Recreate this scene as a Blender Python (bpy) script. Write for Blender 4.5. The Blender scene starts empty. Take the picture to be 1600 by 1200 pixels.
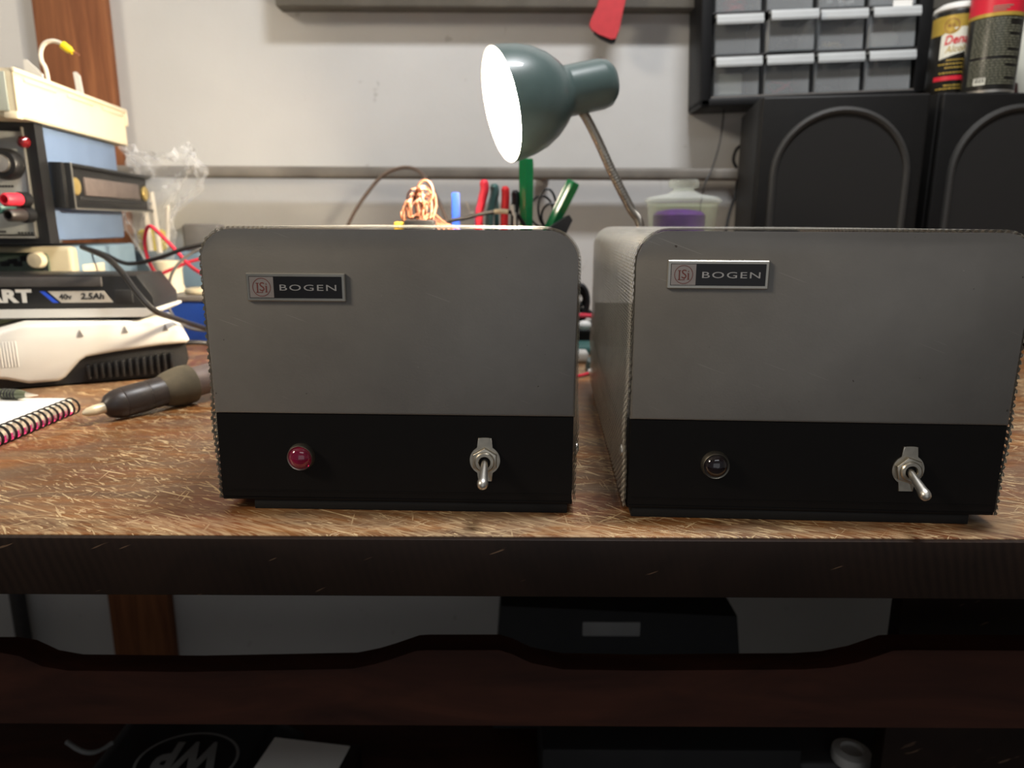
import bpy, bmesh, math, random
from mathutils import Vector, Matrix
random.seed(7)
S = bpy.context.scene
COL = S.collection
PI = math.pi
T = 0.90                      # bench top height above the floor

# ------------------------------------------------------------------ camera
F, PITCH, ROLL, CAMH = 1125.0, 0.218, 0.0049, 0.167
fw = Vector((0, math.cos(PITCH), -math.sin(PITCH)))
r0 = Vector((1, 0, 0)); u0 = r0.cross(fw)
RT = r0*math.cos(ROLL) + u0*math.sin(ROLL)
UP = -r0*math.sin(ROLL) + u0*math.cos(ROLL)
cd = bpy.data.cameras.new('camera'); cam = bpy.data.objects.new('camera', cd); COL.objects.link(cam)
m = Matrix((RT, UP, -fw)).transposed().to_4x4(); m.translation = Vector((0, 0, T+CAMH))
cam.matrix_world = m
cd.sensor_width = 36; cd.lens = F*36/1600; cd.clip_start = .02
cd.dof.use_dof = True; cd.dof.focus_distance = 0.42; cd.dof.aperture_fstop = 8.5
S.camera = cam

# ------------------------------------------------------------------ view, world, lights
S.view_settings.view_transform = 'Standard'; S.view_settings.look = 'None'
S.view_settings.gamma = 1; S.view_settings.use_curve_mapping = False
S.view_settings.exposure = 0.0
w = bpy.data.worlds.new('world'); S.world = w; w.use_nodes = True
w.node_tree.nodes['Background'].inputs[0].default_value = (.92, .95, 1.0, 1)
w.node_tree.nodes['Background'].inputs[1].default_value = .12

def area(name, loc, target, size, power, color):
    l = bpy.data.lights.new(name, 'AREA'); l.shape = 'RECTANGLE'; l.size, l.size_y = size
    l.energy = power; l.color = color
    o = bpy.data.objects.new(name, l); COL.objects.link(o); o.location = loc
    o.rotation_euler = (Vector(target)-Vector(loc)).to_track_quat('-Z', 'Y').to_euler()
    return o
CEIL = (0.30, 0.49, T+1.50)   # the ceiling fitting above the bench, out of the frame
area('ceiling_lamp', CEIL, (CEIL[0], CEIL[1], 0), (.40, .14), 25, (.97, .98, 1.0))
area('room_lamp', (-1.9, -.3, T+1.35), (-.4, .8, T), (.4, .4), 23, (1.0, .86, .68))
area('front_fill_low', (.2, -1.9, 1.0), (.1, 1, .85), (1.8, 1.2), 3.4, (.96, .97, 1.0))  # added soft fill from behind the camera, for the fronts and under the bench
area('front_fill_high', (.3, -1.15, T+1.5), (.2, .2, T), (1.2, .3), 3.4, (.94, .97, 1.0))  # added fill high behind the camera, lifts the amplifier faces

# ------------------------------------------------------------------ pixel rays at real depths
CAMP = Vector((0, 0, T+CAMH))
def ray(px, py): return fw + RT*((px-800)/F) + UP*((600-py)/F)
def at(px, py, Y):
    d = ray(px, py); return CAMP + d*(Y/d.y)
def on(px, py, z=0.0):
    d = ray(px, py); return CAMP + d*((T+z-CAMP.z)/d.z)

# ------------------------------------------------------------------ materials
def new_mat(name):
    m = bpy.data.materials.new(name); m.use_nodes = True
    nt = m.node_tree; return m, nt, nt.nodes['Principled BSDF']
def lin(c): return tuple(((x/255/12.92) if x/255 <= .04045 else ((x/255+.055)/1.055)**2.4) for x in c)
class NG:
    def __init__(s, nt): s.nt = nt
    def n(s, t, **kw):
        n = s.nt.nodes.new(t)
        for k, v in kw.items(): setattr(n, k, v)
        return n
    def l(s, a, b): s.nt.links.new(a, b)
    def val(s, sock, v):
        if isinstance(v, (int, float)): sock.default_value = v
        elif isinstance(v, tuple): sock.default_value = v if len(v) == 4 or sock.type == 'VECTOR' else (*v, 1)
        else: s.l(v, sock)
    def m(s, op, a, b=0, c=0):
        n = s.n('ShaderNodeMath', operation=op); s.val(n.inputs[0], a); s.val(n.inputs[1], b); s.val(n.inputs[2], c); return n.outputs[0]
    def mix(s, f, a, b, blend='MIX'):
        n = s.n('ShaderNodeMix', data_type='RGBA', blend_type=blend)
        s.val(n.inputs[0], f); s.val(n.inputs[6], a); s.val(n.inputs[7], b); return n.outputs[2]
    def noise(s, vec, scale, detail=3, rough=.5, dist=0):
        n = s.n('ShaderNodeTexNoise'); s.l(vec, n.inputs['Vector'])
        n.inputs['Scale'].default_value = scale; n.inputs['Detail'].default_value = detail
        n.inputs['Roughness'].default_value = rough; n.inputs['Distortion'].default_value = dist
        return n.outputs['Fac']
    def ramp(s, f, stops):
        n = s.n('ShaderNodeValToRGB'); e = n.color_ramp.elements
        while len(e) < len(stops): e.new(.5)
        for i, (p, c) in enumerate(stops): e[i].position = p; e[i].color = (*c, 1) if len(c) == 3 else c
        s.l(f, n.inputs[0]); return n.outputs[0]
    def obj(s): return s.n('ShaderNodeTexCoord').outputs['Object']
    def map(s, vec, rot=(0, 0, 0), sc=(1, 1, 1), loc=(0, 0, 0)):
        n = s.n('ShaderNodeMapping'); s.l(vec, n.inputs[0])
        n.inputs['Location'].default_value = loc; n.inputs['Rotation'].default_value = rot; n.inputs['Scale'].default_value = sc
        return n.outputs[0]
    def bump(s, h, strength, dist, bsdf):
        n = s.n('ShaderNodeBump'); n.inputs['Strength'].default_value = strength; n.inputs['Distance'].default_value = dist
        s.l(h, n.inputs['Height']); s.l(n.outputs[0], bsdf.inputs['Normal'])

def plain(name, rgb, rough=.5, metal=0, var=.06, scale=40, trans=0, alpha=1, coat=0, ior=1.45, spec=None, bump=0):
    m, nt, b = new_mat(name); g = NG(nt)
    c = lin(rgb)
    if var:
        f = g.noise(g.obj(), scale, 4)
        col = g.ramp(f, [(.3, tuple(x*(1-var) for x in c)), (.7, tuple(min(1, x*(1+var)) for x in c))])
        g.l(col, b.inputs['Base Color'])
        if bump: g.bump(f, bump, .001, b)
    else: b.inputs['Base Color'].default_value = (*c, 1)
    b.inputs['Roughness'].default_value = rough; b.inputs['Metallic'].default_value = metal
    b.inputs['Transmission Weight'].default_value = trans; b.inputs['Alpha'].default_value = alpha
    b.inputs['Coat Weight'].default_value = coat; b.inputs['IOR'].default_value = ior
    if spec is not None: b.inputs['Specular IOR Level'].default_value = spec
    return m

def wall_mat():
    m, nt, b = new_mat('painted_masonry'); g = NG(nt); o = g.obj()
    a = g.noise(o, 2.2, 4, .55); c = g.noise(o, 26, 6, .6)
    col = g.ramp(a, [(.3, (.52, .515, .50)), (.7, (.62, .615, .60))])
    sp = g.noise(o, 30, 2); spm = g.ramp(sp, [(.72, (0, 0, 0)), (.76, (1, 1, 1))])
    col = g.mix(g.m('MULTIPLY', spm, .35), col, (.22, .20, .18))
    g.l(col, b.inputs['Base Color']); b.inputs['Roughness'].default_value = .75
    g.bump(c, .25, .004, b); return m

def bench_mat():
    m, nt, b = new_mat('worn_varnished_wood'); g = NG(nt); o = g.obj()
    gr = g.noise(g.map(o, sc=(3, 30, 30)), 3.0, 6, .6, .6)
    base = g.ramp(gr, [(.30, lin((84, 52, 26))), (.52, lin((128, 82, 42))), (.72, lin((158, 106, 58)))])
    red = g.noise(g.map(o, sc=(5, 14, 14), loc=(3, 1, 0)), 1.6, 4, .6, .5)
    base = g.mix(g.ramp(red, [(.50, (0, 0, 0)), (.66, (1, 1, 1))]), base, lin((116, 68, 42)))
    grey = g.noise(g.map(o, sc=(4, 9, 9), loc=(7, 2, 0)), 1.7, 5, .65, .8)
    base = g.mix(g.m('MULTIPLY', g.ramp(grey, [(.44, (0, 0, 0)), (.60, (1, 1, 1))]), .75), base, lin((112, 90, 70)))
    dk = g.noise(g.map(o, loc=(2, 5, 0)), 9, 5, .6, 1.0)
    base = g.mix(g.m('MULTIPLY', g.ramp(dk, [(.58, (0, 0, 0)), (.68, (1, 1, 1))]), .6), base, lin((54, 32, 20)))
    tot = None
    for rz, sx, sy, th, sc, w8 in ((.45, 24, 300, .645, 1.0, 1), (-.25, 12, 460, .675, 1.0, .9), (.85, 20, 300, .665, 1.1, .9), (1.45, 22, 360, .675, 1.0, .7), (.12, 8, 520, .675, 1.3, .8), (-.8, 24, 360, .675, 1.2, .8), (.55, 60, 420, .63, 1.0, .9), (.30, 70, 400, .64, 1.1, .8), (.70, 80, 300, .65, 1.2, .9)):
        v = g.map(o, rot=(0, 0, rz)); v = g.map(v, sc=(sx, sy, 1), loc=(rz*5, 3, 1))
        s_ = g.ramp(g.noise(v, sc, 2, .5, .15), [(th, (0, 0, 0)), (th+.03, (1, 1, 1))])
        s_ = g.m('MULTIPLY', s_, w8)
        tot = s_ if tot is None else g.m('MAXIMUM', tot, s_)
    brk = g.ramp(g.noise(g.map(o, loc=(1, 9, 0)), 11, 4, .6), [(.36, (.12, .12, .12)), (.56, (1, 1, 1))])
    # the front edge is worn hardest by hands and tools
    sy = g.n('ShaderNodeSeparateXYZ'); g.l(o, sy.inputs[0])
    edge = g.m('ADD', sy.outputs[1], g.m('MULTIPLY', g.noise(o, 14, 4), .06))
    edge = g.ramp(edge, [(.01, (1, 1, 1)), (.085, (0, 0, 0))])
    fine = g.noise(g.map(g.map(o, rot=(0, 0, .5)), sc=(40, 420, 1)), 1.0, 3, .6)
    wear = g.m('MULTIPLY', edge, g.ramp(fine, [(.42, (0, 0, 0)), (.6, (1, 1, 1))]))
    scr = g.m('MAXIMUM', g.m('MULTIPLY', tot, brk), g.m('MULTIPLY', wear, .7))
    col = g.mix(g.m('MULTIPLY', scr, .8), base, lin((212, 184, 138)))
    g.l(col, b.inputs['Base Color'])
    g.l(g.m('ADD', .34, g.m('MULTIPLY', scr, .3)), b.inputs['Roughness'])
    g.bump(g.m('ADD', g.m('MULTIPLY', gr, .5), g.m('MULTIPLY', scr, -.6)), .3, .0008, b)
    return m

def grain_mat(name, c1, c2, sc=(12, 12, 1.2), rough=.5, scale=3, ring=False):
    m, nt, b = new_mat(name); g = NG(nt); o = g.obj()
    f = g.noise(g.map(o, sc=sc), scale, 6, .6, .8)
    col = g.ramp(f, [(.32, lin(c1)), (.7, lin(c2))])
    if ring:
        wv = g.n('ShaderNodeTexWave'); g.l(g.map(o, rot=(0, .25, 0)), wv.inputs[0]); wv.inputs['Scale'].default_value = 60
        wv.inputs['Distortion'].default_value = 3; wv.inputs['Detail'].default_value = 2; wv.inputs['Detail Scale'].default_value = .6
        col = g.mix(g.m('MULTIPLY', g.m('MULTIPLY', wv.outputs['Fac'], g.ramp(g.noise(o, 2.2, 2), [(.45, (0, 0, 0)), (.6, (1, 1, 1))])), .4), col, lin((50, 36, 27)))
        s_ = g.ramp(g.noise(g.map(g.map(o, rot=(0, .4, 0)), sc=(30, 1, 300)), 1, 2), [(.70, (0, 0, 0)), (.73, (1, 1, 1))])
        col = g.mix(g.m('MULTIPLY', s_, .4), col, lin((150, 120, 95)))
    g.l(col, b.inputs['Base Color']); b.inputs['Roughness'].default_value = rough; b.inputs['Specular IOR Level'].default_value = .2
    g.bump(f, .15, .001, b); return m

def perf_mat():
    m, nt, b = new_mat('perforated_steel'); g = NG(nt)
    uv = g.n('ShaderNodeTexCoord').outputs['UV']; s = g.n('ShaderNodeSeparateXYZ'); g.l(uv, s.inputs[0])
    u = g.m('DIVIDE', s.outputs[0], .0040); v = g.m('DIVIDE', s.outputs[1], .0075)
    def hole(off):
        a = g.m('SUBTRACT', g.m('FRACT', g.m('ADD', u, off)), .5); c = g.m('SUBTRACT', g.m('FRACT', g.m('ADD', v, off)), .5)
        return g.m('ADD', g.m('MULTIPLY', a, a), g.m('MULTIPLY', c, c))
    d = g.m('MINIMUM', hole(0.), hole(.5))
    solid = g.m('GREATER_THAN', d, .062)
    f = g.noise(g.obj(), 60, 4)
    g.l(g.ramp(f, [(.3, lin((186, 182, 172))), (.7, lin((206, 202, 192)))]), b.inputs['Base Color'])
    b.inputs['Metallic'].default_value = .3; b.inputs['Roughness'].default_value = .36
    g.l(solid, b.inputs['Alpha']); return m

def silver_mat(name, seed):
    m, nt, b = new_mat(name); g = NG(nt); o = g.map(g.obj(), loc=(seed, seed*.7, 0))
    fine = g.noise(o, 900, 2); big = g.noise(o, 14, 4, .6)
    col = g.ramp(big, [(.3, lin((128, 125, 121))), (.7, lin((142, 139, 134)))])
    sp = g.ramp(g.noise(o, 330, 1), [(.795, (0, 0, 0)), (.805, (1, 1, 1))])
    col = g.mix(g.m('MULTIPLY', sp, .8), col, lin((70, 62, 55)))
    sc = g.ramp(g.noise(g.map(g.map(o, rot=(0, -.35, 0)), sc=(24, 1, 900)), 1, 1), [(.765, (0, 0, 0)), (.785, (1, 1, 1))])
    lt = g.ramp(g.noise(g.map(o, loc=(4, 2, 3)), 300, 1), [(.81, (0, 0, 0)), (.82, (1, 1, 1))])
    col = g.mix(g.m('MULTIPLY', g.m('MAXIMUM', sc, lt), .28), col, lin((190, 186, 178)))
    g.l(col, b.inputs['Base Color']); b.inputs['Metallic'].default_value = .45; b.inputs['Roughness'].default_value = .48
    g.bump(fine, .12, .0004, b); return m

def emis(name, rgb, strength):
    m = bpy.data.materials.new(name); m.use_nodes = True; nt = m.node_tree
    nt.nodes.clear(); e = nt.nodes.new('ShaderNodeEmission'); o = nt.nodes.new('ShaderNodeOutputMaterial')
    e.inputs[0].default_value = (*rgb, 1); e.inputs[1].default_value = strength
    nt.links.new(e.outputs[0], o.inputs[0]); return m

def film_mat(name, tint, clear=.8, rough=.08, edge=.6):
    m = bpy.data.materials.new(name); m.use_nodes = True; nt = m.node_tree; nt.nodes.clear(); g = NG(nt)
    t = g.n('ShaderNodeBsdfTransparent'); t.inputs[0].default_value = (*tint, 1)
    p = g.n('ShaderNodeBsdfPrincipled'); p.inputs['Roughness'].default_value = rough; p.inputs['Base Color'].default_value = (*tint, 1)
    lw = g.n('ShaderNodeLayerWeight'); lw.inputs[0].default_value = .35
    f = g.m('MINIMUM', g.m('ADD', 1-clear, g.m('MULTIPLY', lw.outputs['Facing'], edge)), 1)
    mx = g.n('ShaderNodeMixShader'); g.l(f, mx.inputs[0]); g.l(t.outputs[0], mx.inputs[1]); g.l(p.outputs[0], mx.inputs[2])
    o = g.n('ShaderNodeOutputMaterial'); g.l(mx.outputs[0], o.inputs[0]); return m

M = dict(
 wall=wall_mat(), bench=bench_mat(),
 edge=grain_mat('dark_stained_wood', (27, 18, 14), (38, 26, 20), (4, 4, 4), .5, 4, True),
 rail=grain_mat('red_brown_wood', (52, 30, 24), (80, 46, 34), (2, 10, 10), .6),
 stud=grain_mat('stud_wood', (108, 66, 44), (150, 98, 64), (30, 30, 2.2), .7, 2),
 floorm=plain('dusty_concrete', (84, 80, 76), .9, var=.2, scale=6),
 perf=perf_mat(), silverA=silver_mat('silver_enamel', 1.0), silverB=silver_mat('silver_enamel_worn', 5.3),
 blackp=plain('black_enamel', (15, 13, 12), .6, var=.1, scale=90, spec=.22),
 blacks=plain('black_satin_plastic', (24, 24, 25), .4, var=.1),
 blackm=plain('black_matte_plastic', (30, 30, 31), .7, var=.12),
 rubber=plain('black_rubber', (18, 18, 18), .8),
 steel=plain('bright_steel', (212, 207, 198), .40, 1, .08, 120),
 nickel=plain('worn_nickel', (198, 191, 176), .36, 1, .15, 200),
 trimm=plain('satin_aluminium', (172, 168, 158), .35, .85, .05, 100),
 plateb=plain('nameplate_black', (20, 18, 20), .35, 0, 0),
 plates=plain('nameplate_silver', (168, 158, 152), .4, .3, .05, 100),
 letter=plain('nameplate_letters', (186, 182, 178), .35, .3, 0),
 brownred=plain('emblem_red', (128, 66, 58), .5, 0, 0),
 jewelA=plain('ruby_glass', (200, 16, 92), .06, 0, 0, trans=.75, coat=1),
 jewelB=plain('dark_glass', (26, 12, 18), .05, 0, 0, trans=.25, coat=1),
 shade=plain('grey_green_enamel', (72, 88, 86), .35, 0, .06, 60, coat=.3),
 shadein=plain('white_enamel', (240, 240, 236), .5, 0, 0),
 bulb=emis('lit_bulb', (1.0, .84, .62), 600),
 goose=plain('gooseneck_chrome', (170, 165, 156), .3, 1, .1, 300),
 white=plain('white_plastic', (214, 212, 206), .4, 0, .03, 30),
 cream=plain('cream_plastic', (224, 212, 184), .42, 0, .03, 30, ),
 beige=plain('beige_plastic', (190, 178, 148), .5, 0, .05, 30),
 psublue=plain('blue_grey_enamel', (104, 124, 154), .45, 0, .05, 30),
 paleblue=plain('pale_blue_grey_paint', (116, 138, 152), .5, 0, .06, 25),
 royal=plain('royal_blue_plastic', (28, 66, 150), .4, 0, .06, 30),
 panel=plain('brushed_grey_panel', (150, 152, 148), .4, .3, .1, 60),
 glassgreen=plain('green_display_window', (76, 90, 74), .12, 0, .25, 60, coat=.6),
 grey=plain('grey_plastic', (120, 116, 112), .5, 0, .1),
 dgrey=plain('dark_grey_plastic', (58, 56, 56), .55, 0, .15, 50),
 brass=plain('brass', (202, 176, 110), .35, .7, .1),
 copper=plain('copper_wire', (140, 88, 64), .6, 0, .15, 300),
 redp=plain('red_plastic', (196, 34, 40), .42, 0, .05),
 redg=plain('salmon_red_grip', (226, 52, 70), .45, 0, .05),
 redk=plain('dull_red_enamel', (190, 52, 58), .5, 0, .08, 80),
 pinkw=plain('red_wire_insulation', (206, 44, 66), .4, 0, .04),
 blueh=plain('blue_plastic', (42, 84, 214), .4, 0, .04),
 green=plain('clear_green_acetate', (14, 128, 70), .15, 0, .1, 40, trans=.35, coat=.5),
 teal=plain('teal_plastic', (60, 96, 92), .4, 0, .1),
 yellow=plain('yellow_plastic', (232, 206, 28), .45, 0, .04),
 wirek=plain('black_cable', (26, 25, 26), .45, 0, .05),
 wireb=plain('brown_cable', (92, 76, 66), .5, 0, .08),
 wireg=plain('grey_cable', (84, 82, 80), .5, 0, .08),
 wirew=plain('white_cable', (236, 226, 208), .45, 0, .03),
 paper=plain('white_paper', (236, 234, 228), .8, 0, .02),
 paperk=plain('mottled_spine', (196, 186, 168), .8, 0, .4, 220),
 pink=plain('pink_cover', (222, 60, 130), .6, 0, .05),
 leather=plain('dusty_rubber_grip', (82, 74, 58), .85, 0, .3, 45, bump=.4),
 bakel=plain('dark_bakelite', (52, 46, 44), .38, 0, .18, 45),
 spk=plain('black_ash_vinyl', (17, 16, 15), .5, 0, .18, 90, spec=.25),
 cloth=plain('speaker_cloth', (21, 20, 19), .9, 0, .1, 900, bump=.3),
 arch=plain('arch_cloth_lightened', (44, 43, 41), .6, 0, .1, 300),  # same cloth, coloured lighter to imitate light from above on the ridge
 batten=plain('grimy_grey_board', (96, 92, 84), .7, 0, .15, 20),
 cab=plain('cabinet_black_plastic', (20, 20, 21), .5, 0, .1, spec=.3),
 frost=film_mat('frosted_drawer', (.80, .82, .83), .86, .3),
 lipm=plain('drawer_lip', (205, 208, 208), .35, 0, .03, alpha=.8),
 bagf=film_mat('clear_bag_film', (.98, .98, .98), .93, .05),
 glass=film_mat('jar_glass', (.94, .96, .90), .94, .05, .42),
 purple=plain('purple_filling', (96, 44, 140), .6, 0, .3, 70),
 gold=plain('can_gold', (176, 148, 62), .4, .2, .1, 60),
 cred=plain('can_red', (206, 32, 52), .4, 0, .04),
 ck=plain('can_black', (24, 22, 18), .3, 0, .05),
 cwhite=plain('can_white', (222, 220, 204), .45, 0, .04),
 ctext=plain('can_small_print', (128, 128, 108), .5, 0, .1, 400),
 pipe=plain('grey_painted_pipe', (112, 107, 100), .6, 0, .3, 14),
 navy=plain('dark_bag_film', (22, 22, 26), .35, 0, .3, 20),
 lettg=plain('grey_print', (130, 130, 128), .6, 0, .05),
)

# ------------------------------------------------------------------ mesh building
def frame(ax):
    z = ax.normalized(); a = Vector((0, 0, 1)) if abs(z.z) < .9 else Vector((1, 0, 0))
    x = a.cross(z).normalized(); return x, z.cross(x)
class MB:
    def __init__(s): s.b = bmesh.new()
    def box(s, x0, x1, y0, y1, z0, z1, bev=0, seg=2, M4=None):
        r = bmesh.ops.create_cube(s.b, size=1); vs = r['verts']
        for v in vs: v.co = Vector(((x0+x1)/2+v.co.x*(x1-x0), (y0+y1)/2+v.co.y*(y1-y0), (z0+z1)/2+v.co.z*(z1-z0)))
        if bev:
            es = {e for v in vs for e in v.link_edges}
            rr = bmesh.ops.bevel(s.b, geom=list(es), offset=bev, segments=seg, profile=.5, affect='EDGES')
            vs = list({v for f in rr['faces'] for v in f.verts} | {v for v in vs if v.is_valid})
        if M4: bmesh.ops.transform(s.b, matrix=M4, verts=vs)
        return s
    def prism(s, pts, o, ux, uy, un, t, bev=0):
        """polygon pts (2D) in plane (ux,uy) at o, extruded t along un"""
        o, ux, uy, un = Vector(o), Vector(ux), Vector(uy), Vector(un)
        a = [s.b.verts.new(o+ux*p[0]+uy*p[1]) for p in pts]; c = [s.b.verts.new(v.co+un*t) for v in a]
        n = len(pts); fs = [s.b.faces.new(a[::-1]), s.b.faces.new(c)]
        for i in range(n): fs.append(s.b.faces.new((a[i], a[(i+1) % n], c[(i+1) % n], c[i])))
        if bev:
            es = set(fs[1].edges)
            bmesh.ops.bevel(s.b, geom=list(es), offset=bev, segments=3, profile=.5, affect='EDGES')
        bmesh.ops.recalc_face_normals(s.b, faces=[f for f in s.b.faces]); return s
    def lathe(s, prof, o=(0, 0, 0), ax=(0, 0, 1), n=32, cap=True, a0=0, a1=2*PI):
        o = Vector(o); ax = Vector(ax).normalized(); x, y = frame(ax); rings = []
        full = abs(a1-a0-2*PI) < 1e-6; k = n if full else n+1
        for r, h in prof:
            rings.append([s.b.verts.new(o+ax*h+(x*math.cos(a0+(a1-a0)*i/n)+y*math.sin(a0+(a1-a0)*i/n))*max(r, 1e-5)) for i in range(k)])
        for a, c in zip(rings, rings[1:]):
            for i in range(n):
                j = (i+1) % k; s.b.faces.new((a[i], a[j], c[j], c[i]))
        if cap and full:
            if prof[0][0] > 1e-4: s.b.faces.new(rings[0][::-1])
            if prof[-1][0] > 1e-4: s.b.faces.new(rings[-1])
        return s
    def cyl(s, p, q, r, n=20, r2=None):
        p, q = Vector(p), Vector(q); return s.lathe([(r, 0), (r if r2 is None else r2, (q-p).length)], p, q-p, n)
    def tube(s, pts, r, n=8, sub=6, closed=False, flat=None):
        P = [Vector(p) for p in pts]
        if sub > 1 and len(P) > 2:
            Q = []; L = len(P)
            for i in range(L-1 if not closed else L):
                p0, p1, p2, p3 = (P[(i-1) % L] if (closed or i > 0) else P[0]), P[i], P[(i+1) % L], (P[(i+2) % L] if (closed or i+2 < L) else P[-1])
                for k in range(sub):
                    t = k/sub; Q.append(.5*((2*p1)+(p2-p0)*t+(2*p0-5*p1+4*p2-p3)*t*t+(3*p1-p0-3*p2+p3)*t**3))
            if not closed: Q.append(P[-1])
            P = Q
        rings = []; L = len(P); x = None
        for i, p in enumerate(P):
            t = (P[(i+1) % L]-P[i-1]) if (closed or 0 < i < L-1) else (P[1]-P[0] if i == 0 else P[-1]-P[-2])
            t.normalize()
            if x is None: x, _ = frame(t)
            x = (x-t*x.dot(t)).normalized(); y = t.cross(x)
            rr = r(i/(L-1)) if callable(r) else r
            rings.append([s.b.verts.new(p+(x*math.cos(2*PI*k/n)+y*math.sin(2*PI*k/n)*(flat or 1))*rr) for k in range(n)])
        prs = list(zip(rings, rings[1:])) + ([(rings[-1], rings[0])] if closed else [])
        for a, c in prs:
            for k in range(n): s.b.faces.new((a[k], a[(k+1) % n], c[(k+1) % n], c[k]))
        if not closed: s.b.faces.new(rings[0][::-1]); s.b.faces.new(rings[-1])
        return s
    def ball(s, c, r, sx=1, sy=1, sz=1, seg=20):
        rr = bmesh.ops.create_uvsphere(s.b, u_segments=seg, v_segments=seg//2+2, radius=1)
        for v in rr['verts']: v.co = Vector((v.co.x*r*sx, v.co.y*r*sy, v.co.z*r*sz))+Vector(c)
        return s
    def text(s, txt, fn, size=1., off=0, shear=0, depth=0, space=1., maxw=None):
        """lettering; fn maps (x,y,d) -> point. x spans 0..width"""
        c = bpy.data.curves.new('t', 'FONT'); c.body = txt; c.size = size; c.offset = off; c.shear = shear
        c.space_character = space; c.resolution_u = 3; c.extrude = 0; c.fill_mode = 'FRONT'
        o = bpy.data.objects.new('t', c); COL.objects.link(o)
        dg = bpy.context.evaluated_depsgraph_get(); me = bpy.data.meshes.new_from_object(o.evaluated_get(dg))
        COL.objects.unlink(o); bpy.data.objects.remove(o)
        xs = [v.co.x for v in me.vertices]; x0 = min(xs); x1 = max(xs); k = 1
        if maxw: k = maxw/(x1-x0)
        vs = [s.b.verts.new(fn((v.co.x-x0)*k, v.co.y, 0)) for v in me.vertices]
        fs = []
        for p in me.polygons:
            try: fs.append(s.b.faces.new([vs[i] for i in p.vertices]))
            except ValueError: pass
        bpy.data.meshes.remove(me)
        if depth:
            r = bmesh.ops.extrude_face_region(s.b, geom=fs)
            d = fn(0, 0, depth)-fn(0, 0, 0)
            for v in r['geom']:
                if isinstance(v, bmesh.types.BMVert): v.co += d
        return s
    def build(s, name, mat, parent=None, smooth=35, label=None, flip=False):
        me = bpy.data.meshes.new(name); bmesh.ops.remove_doubles(s.b, verts=s.b.verts, dist=1e-7)
        bmesh.ops.recalc_face_normals(s.b, faces=s.b.faces)
        s.b.to_mesh(me); s.b.free()
        for p in me.polygons: p.use_smooth = True
        me.set_sharp_from_angle(angle=math.radians(smooth))
        me.materials.append(M[mat] if isinstance(mat, str) else mat)
        o = bpy.data.objects.new(name, me); COL.objects.link(o)
        if parent: o.parent = parent
        if label: o['label'] = label
        return o
def tag(o, label, cat, group=None, kind=None):
    o['label'] = label; o['category'] = cat
    if group: o['group'] = group
    if kind: o['kind'] = kind
    return o
def thing(name, label, cat, loc=(0, 0, 0), rz=0, group=None):
    o = bpy.data.objects.new(name, None); COL.objects.link(o); o.location = loc; o.rotation_euler = (0, 0, rz)
    o.empty_display_size = .02
    return tag(o, label, cat, group)
def struct(name, mb, mat, loc=None):
    o = mb.build(name, mat); o['kind'] = 'structure'
    if loc: o.location = loc
    return o
def wrap(cx, cy, R, a0, z0):      # cylinder wrapping for labels: x runs round, facing -y
    def fn(x, y, d):
        a = a0 + x/R
        return Vector((cx+math.sin(a)*(R+.0002+d), cy-math.cos(a)*(R+.0002+d), z0+y))
    return fn
def patch(mb, fn, x0, x1, y0, y1, n=10, ny=1):
    g = [[mb.b.verts.new(fn(x0+(x1-x0)*i/n, y0+(y1-y0)*j/ny, 0)) for i in range(n+1)] for j in range(ny+1)]
    for j in range(ny):
        for i in range(n): mb.b.faces.new((g[j][i], g[j][i+1], g[j+1][i+1], g[j+1][i]))
def polyf(mb, fn, pts):
    mb.b.faces.new([mb.b.verts.new(fn(x, y, 0)) for x, y in pts])

# ================================================================== SETTING
WY = 1.25                     # back wall plane
struct('floor', MB().box(-3, 3, -2, WY+.1, -.1, 0), 'floorm')
struct('wall_back', MB().box(-3, 3, WY, WY+.12, 0, 2.7), 'wall')
struct('wall_left', MB().box(-3.1, -3, -2, WY+.1, 0, 2.7), 'wall')
struct('wall_right', MB().box(3, 3.1, -2, WY+.1, 0, 2.7), 'wall')
struct('ceiling', MB().box(-3, 3, -2, WY+.1, 2.7, 2.8), 'wall')
# timber stud standing against the wall
xa = at(48, 0, WY-.023).x; xb = at(160, 0, WY-.023).x
struct('trim_1', MB().box(xa, xb, WY-.023, WY, 0, 2.7, .002), 'stud')
# batten along the wall above the bench
p = at(430, 9, WY-.035)
struct('trim_2', MB().box(p.x, 1.5, WY-.035, WY, p.z, p.z+.09, .002), 'batten')
# conduit rail standing off the wall
pt = at(700, 261, WY-.045); pb = at(700, 280, WY-.045)
mb = MB().box(-.92, 1.4, WY-.052, WY-.030, pb.z, pt.z, .005, 3)
for x in (-.62, .05, .62): mb.box(x-.01, x+.01, WY-.035, WY, pb.z+.003, pt.z-.003)
struct('trim_3', mb, 'pipe')
# dark conduit low on the wall at the left
a = at(30, 950, WY-.02)
struct('trim_4', MB().cyl((a.x, WY-.02, 0), (a.x, WY-.02, T-.06), .013), 'dgrey')

# ================================================================== WORKBENCH
BY0, BY1 = .364, 1.238
b = thing('workbench', 'long wooden workbench with scratched worn top and dark front edge under both silver amplifiers', 'workbench', (0, BY0, 0))
MB().box(-1.5, 1.3, 0.004, BY1-BY0, T-.034, T, .0012).build('bench_top', 'bench', b, label='worn scratched orange brown top').location = (0, 0, 0)
MB().box(-1.5, 1.3, 0, .0042, T-.0345, T-.0006, .0006).build('front_edge', 'edge', b, label='dark stained front edge')
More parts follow.
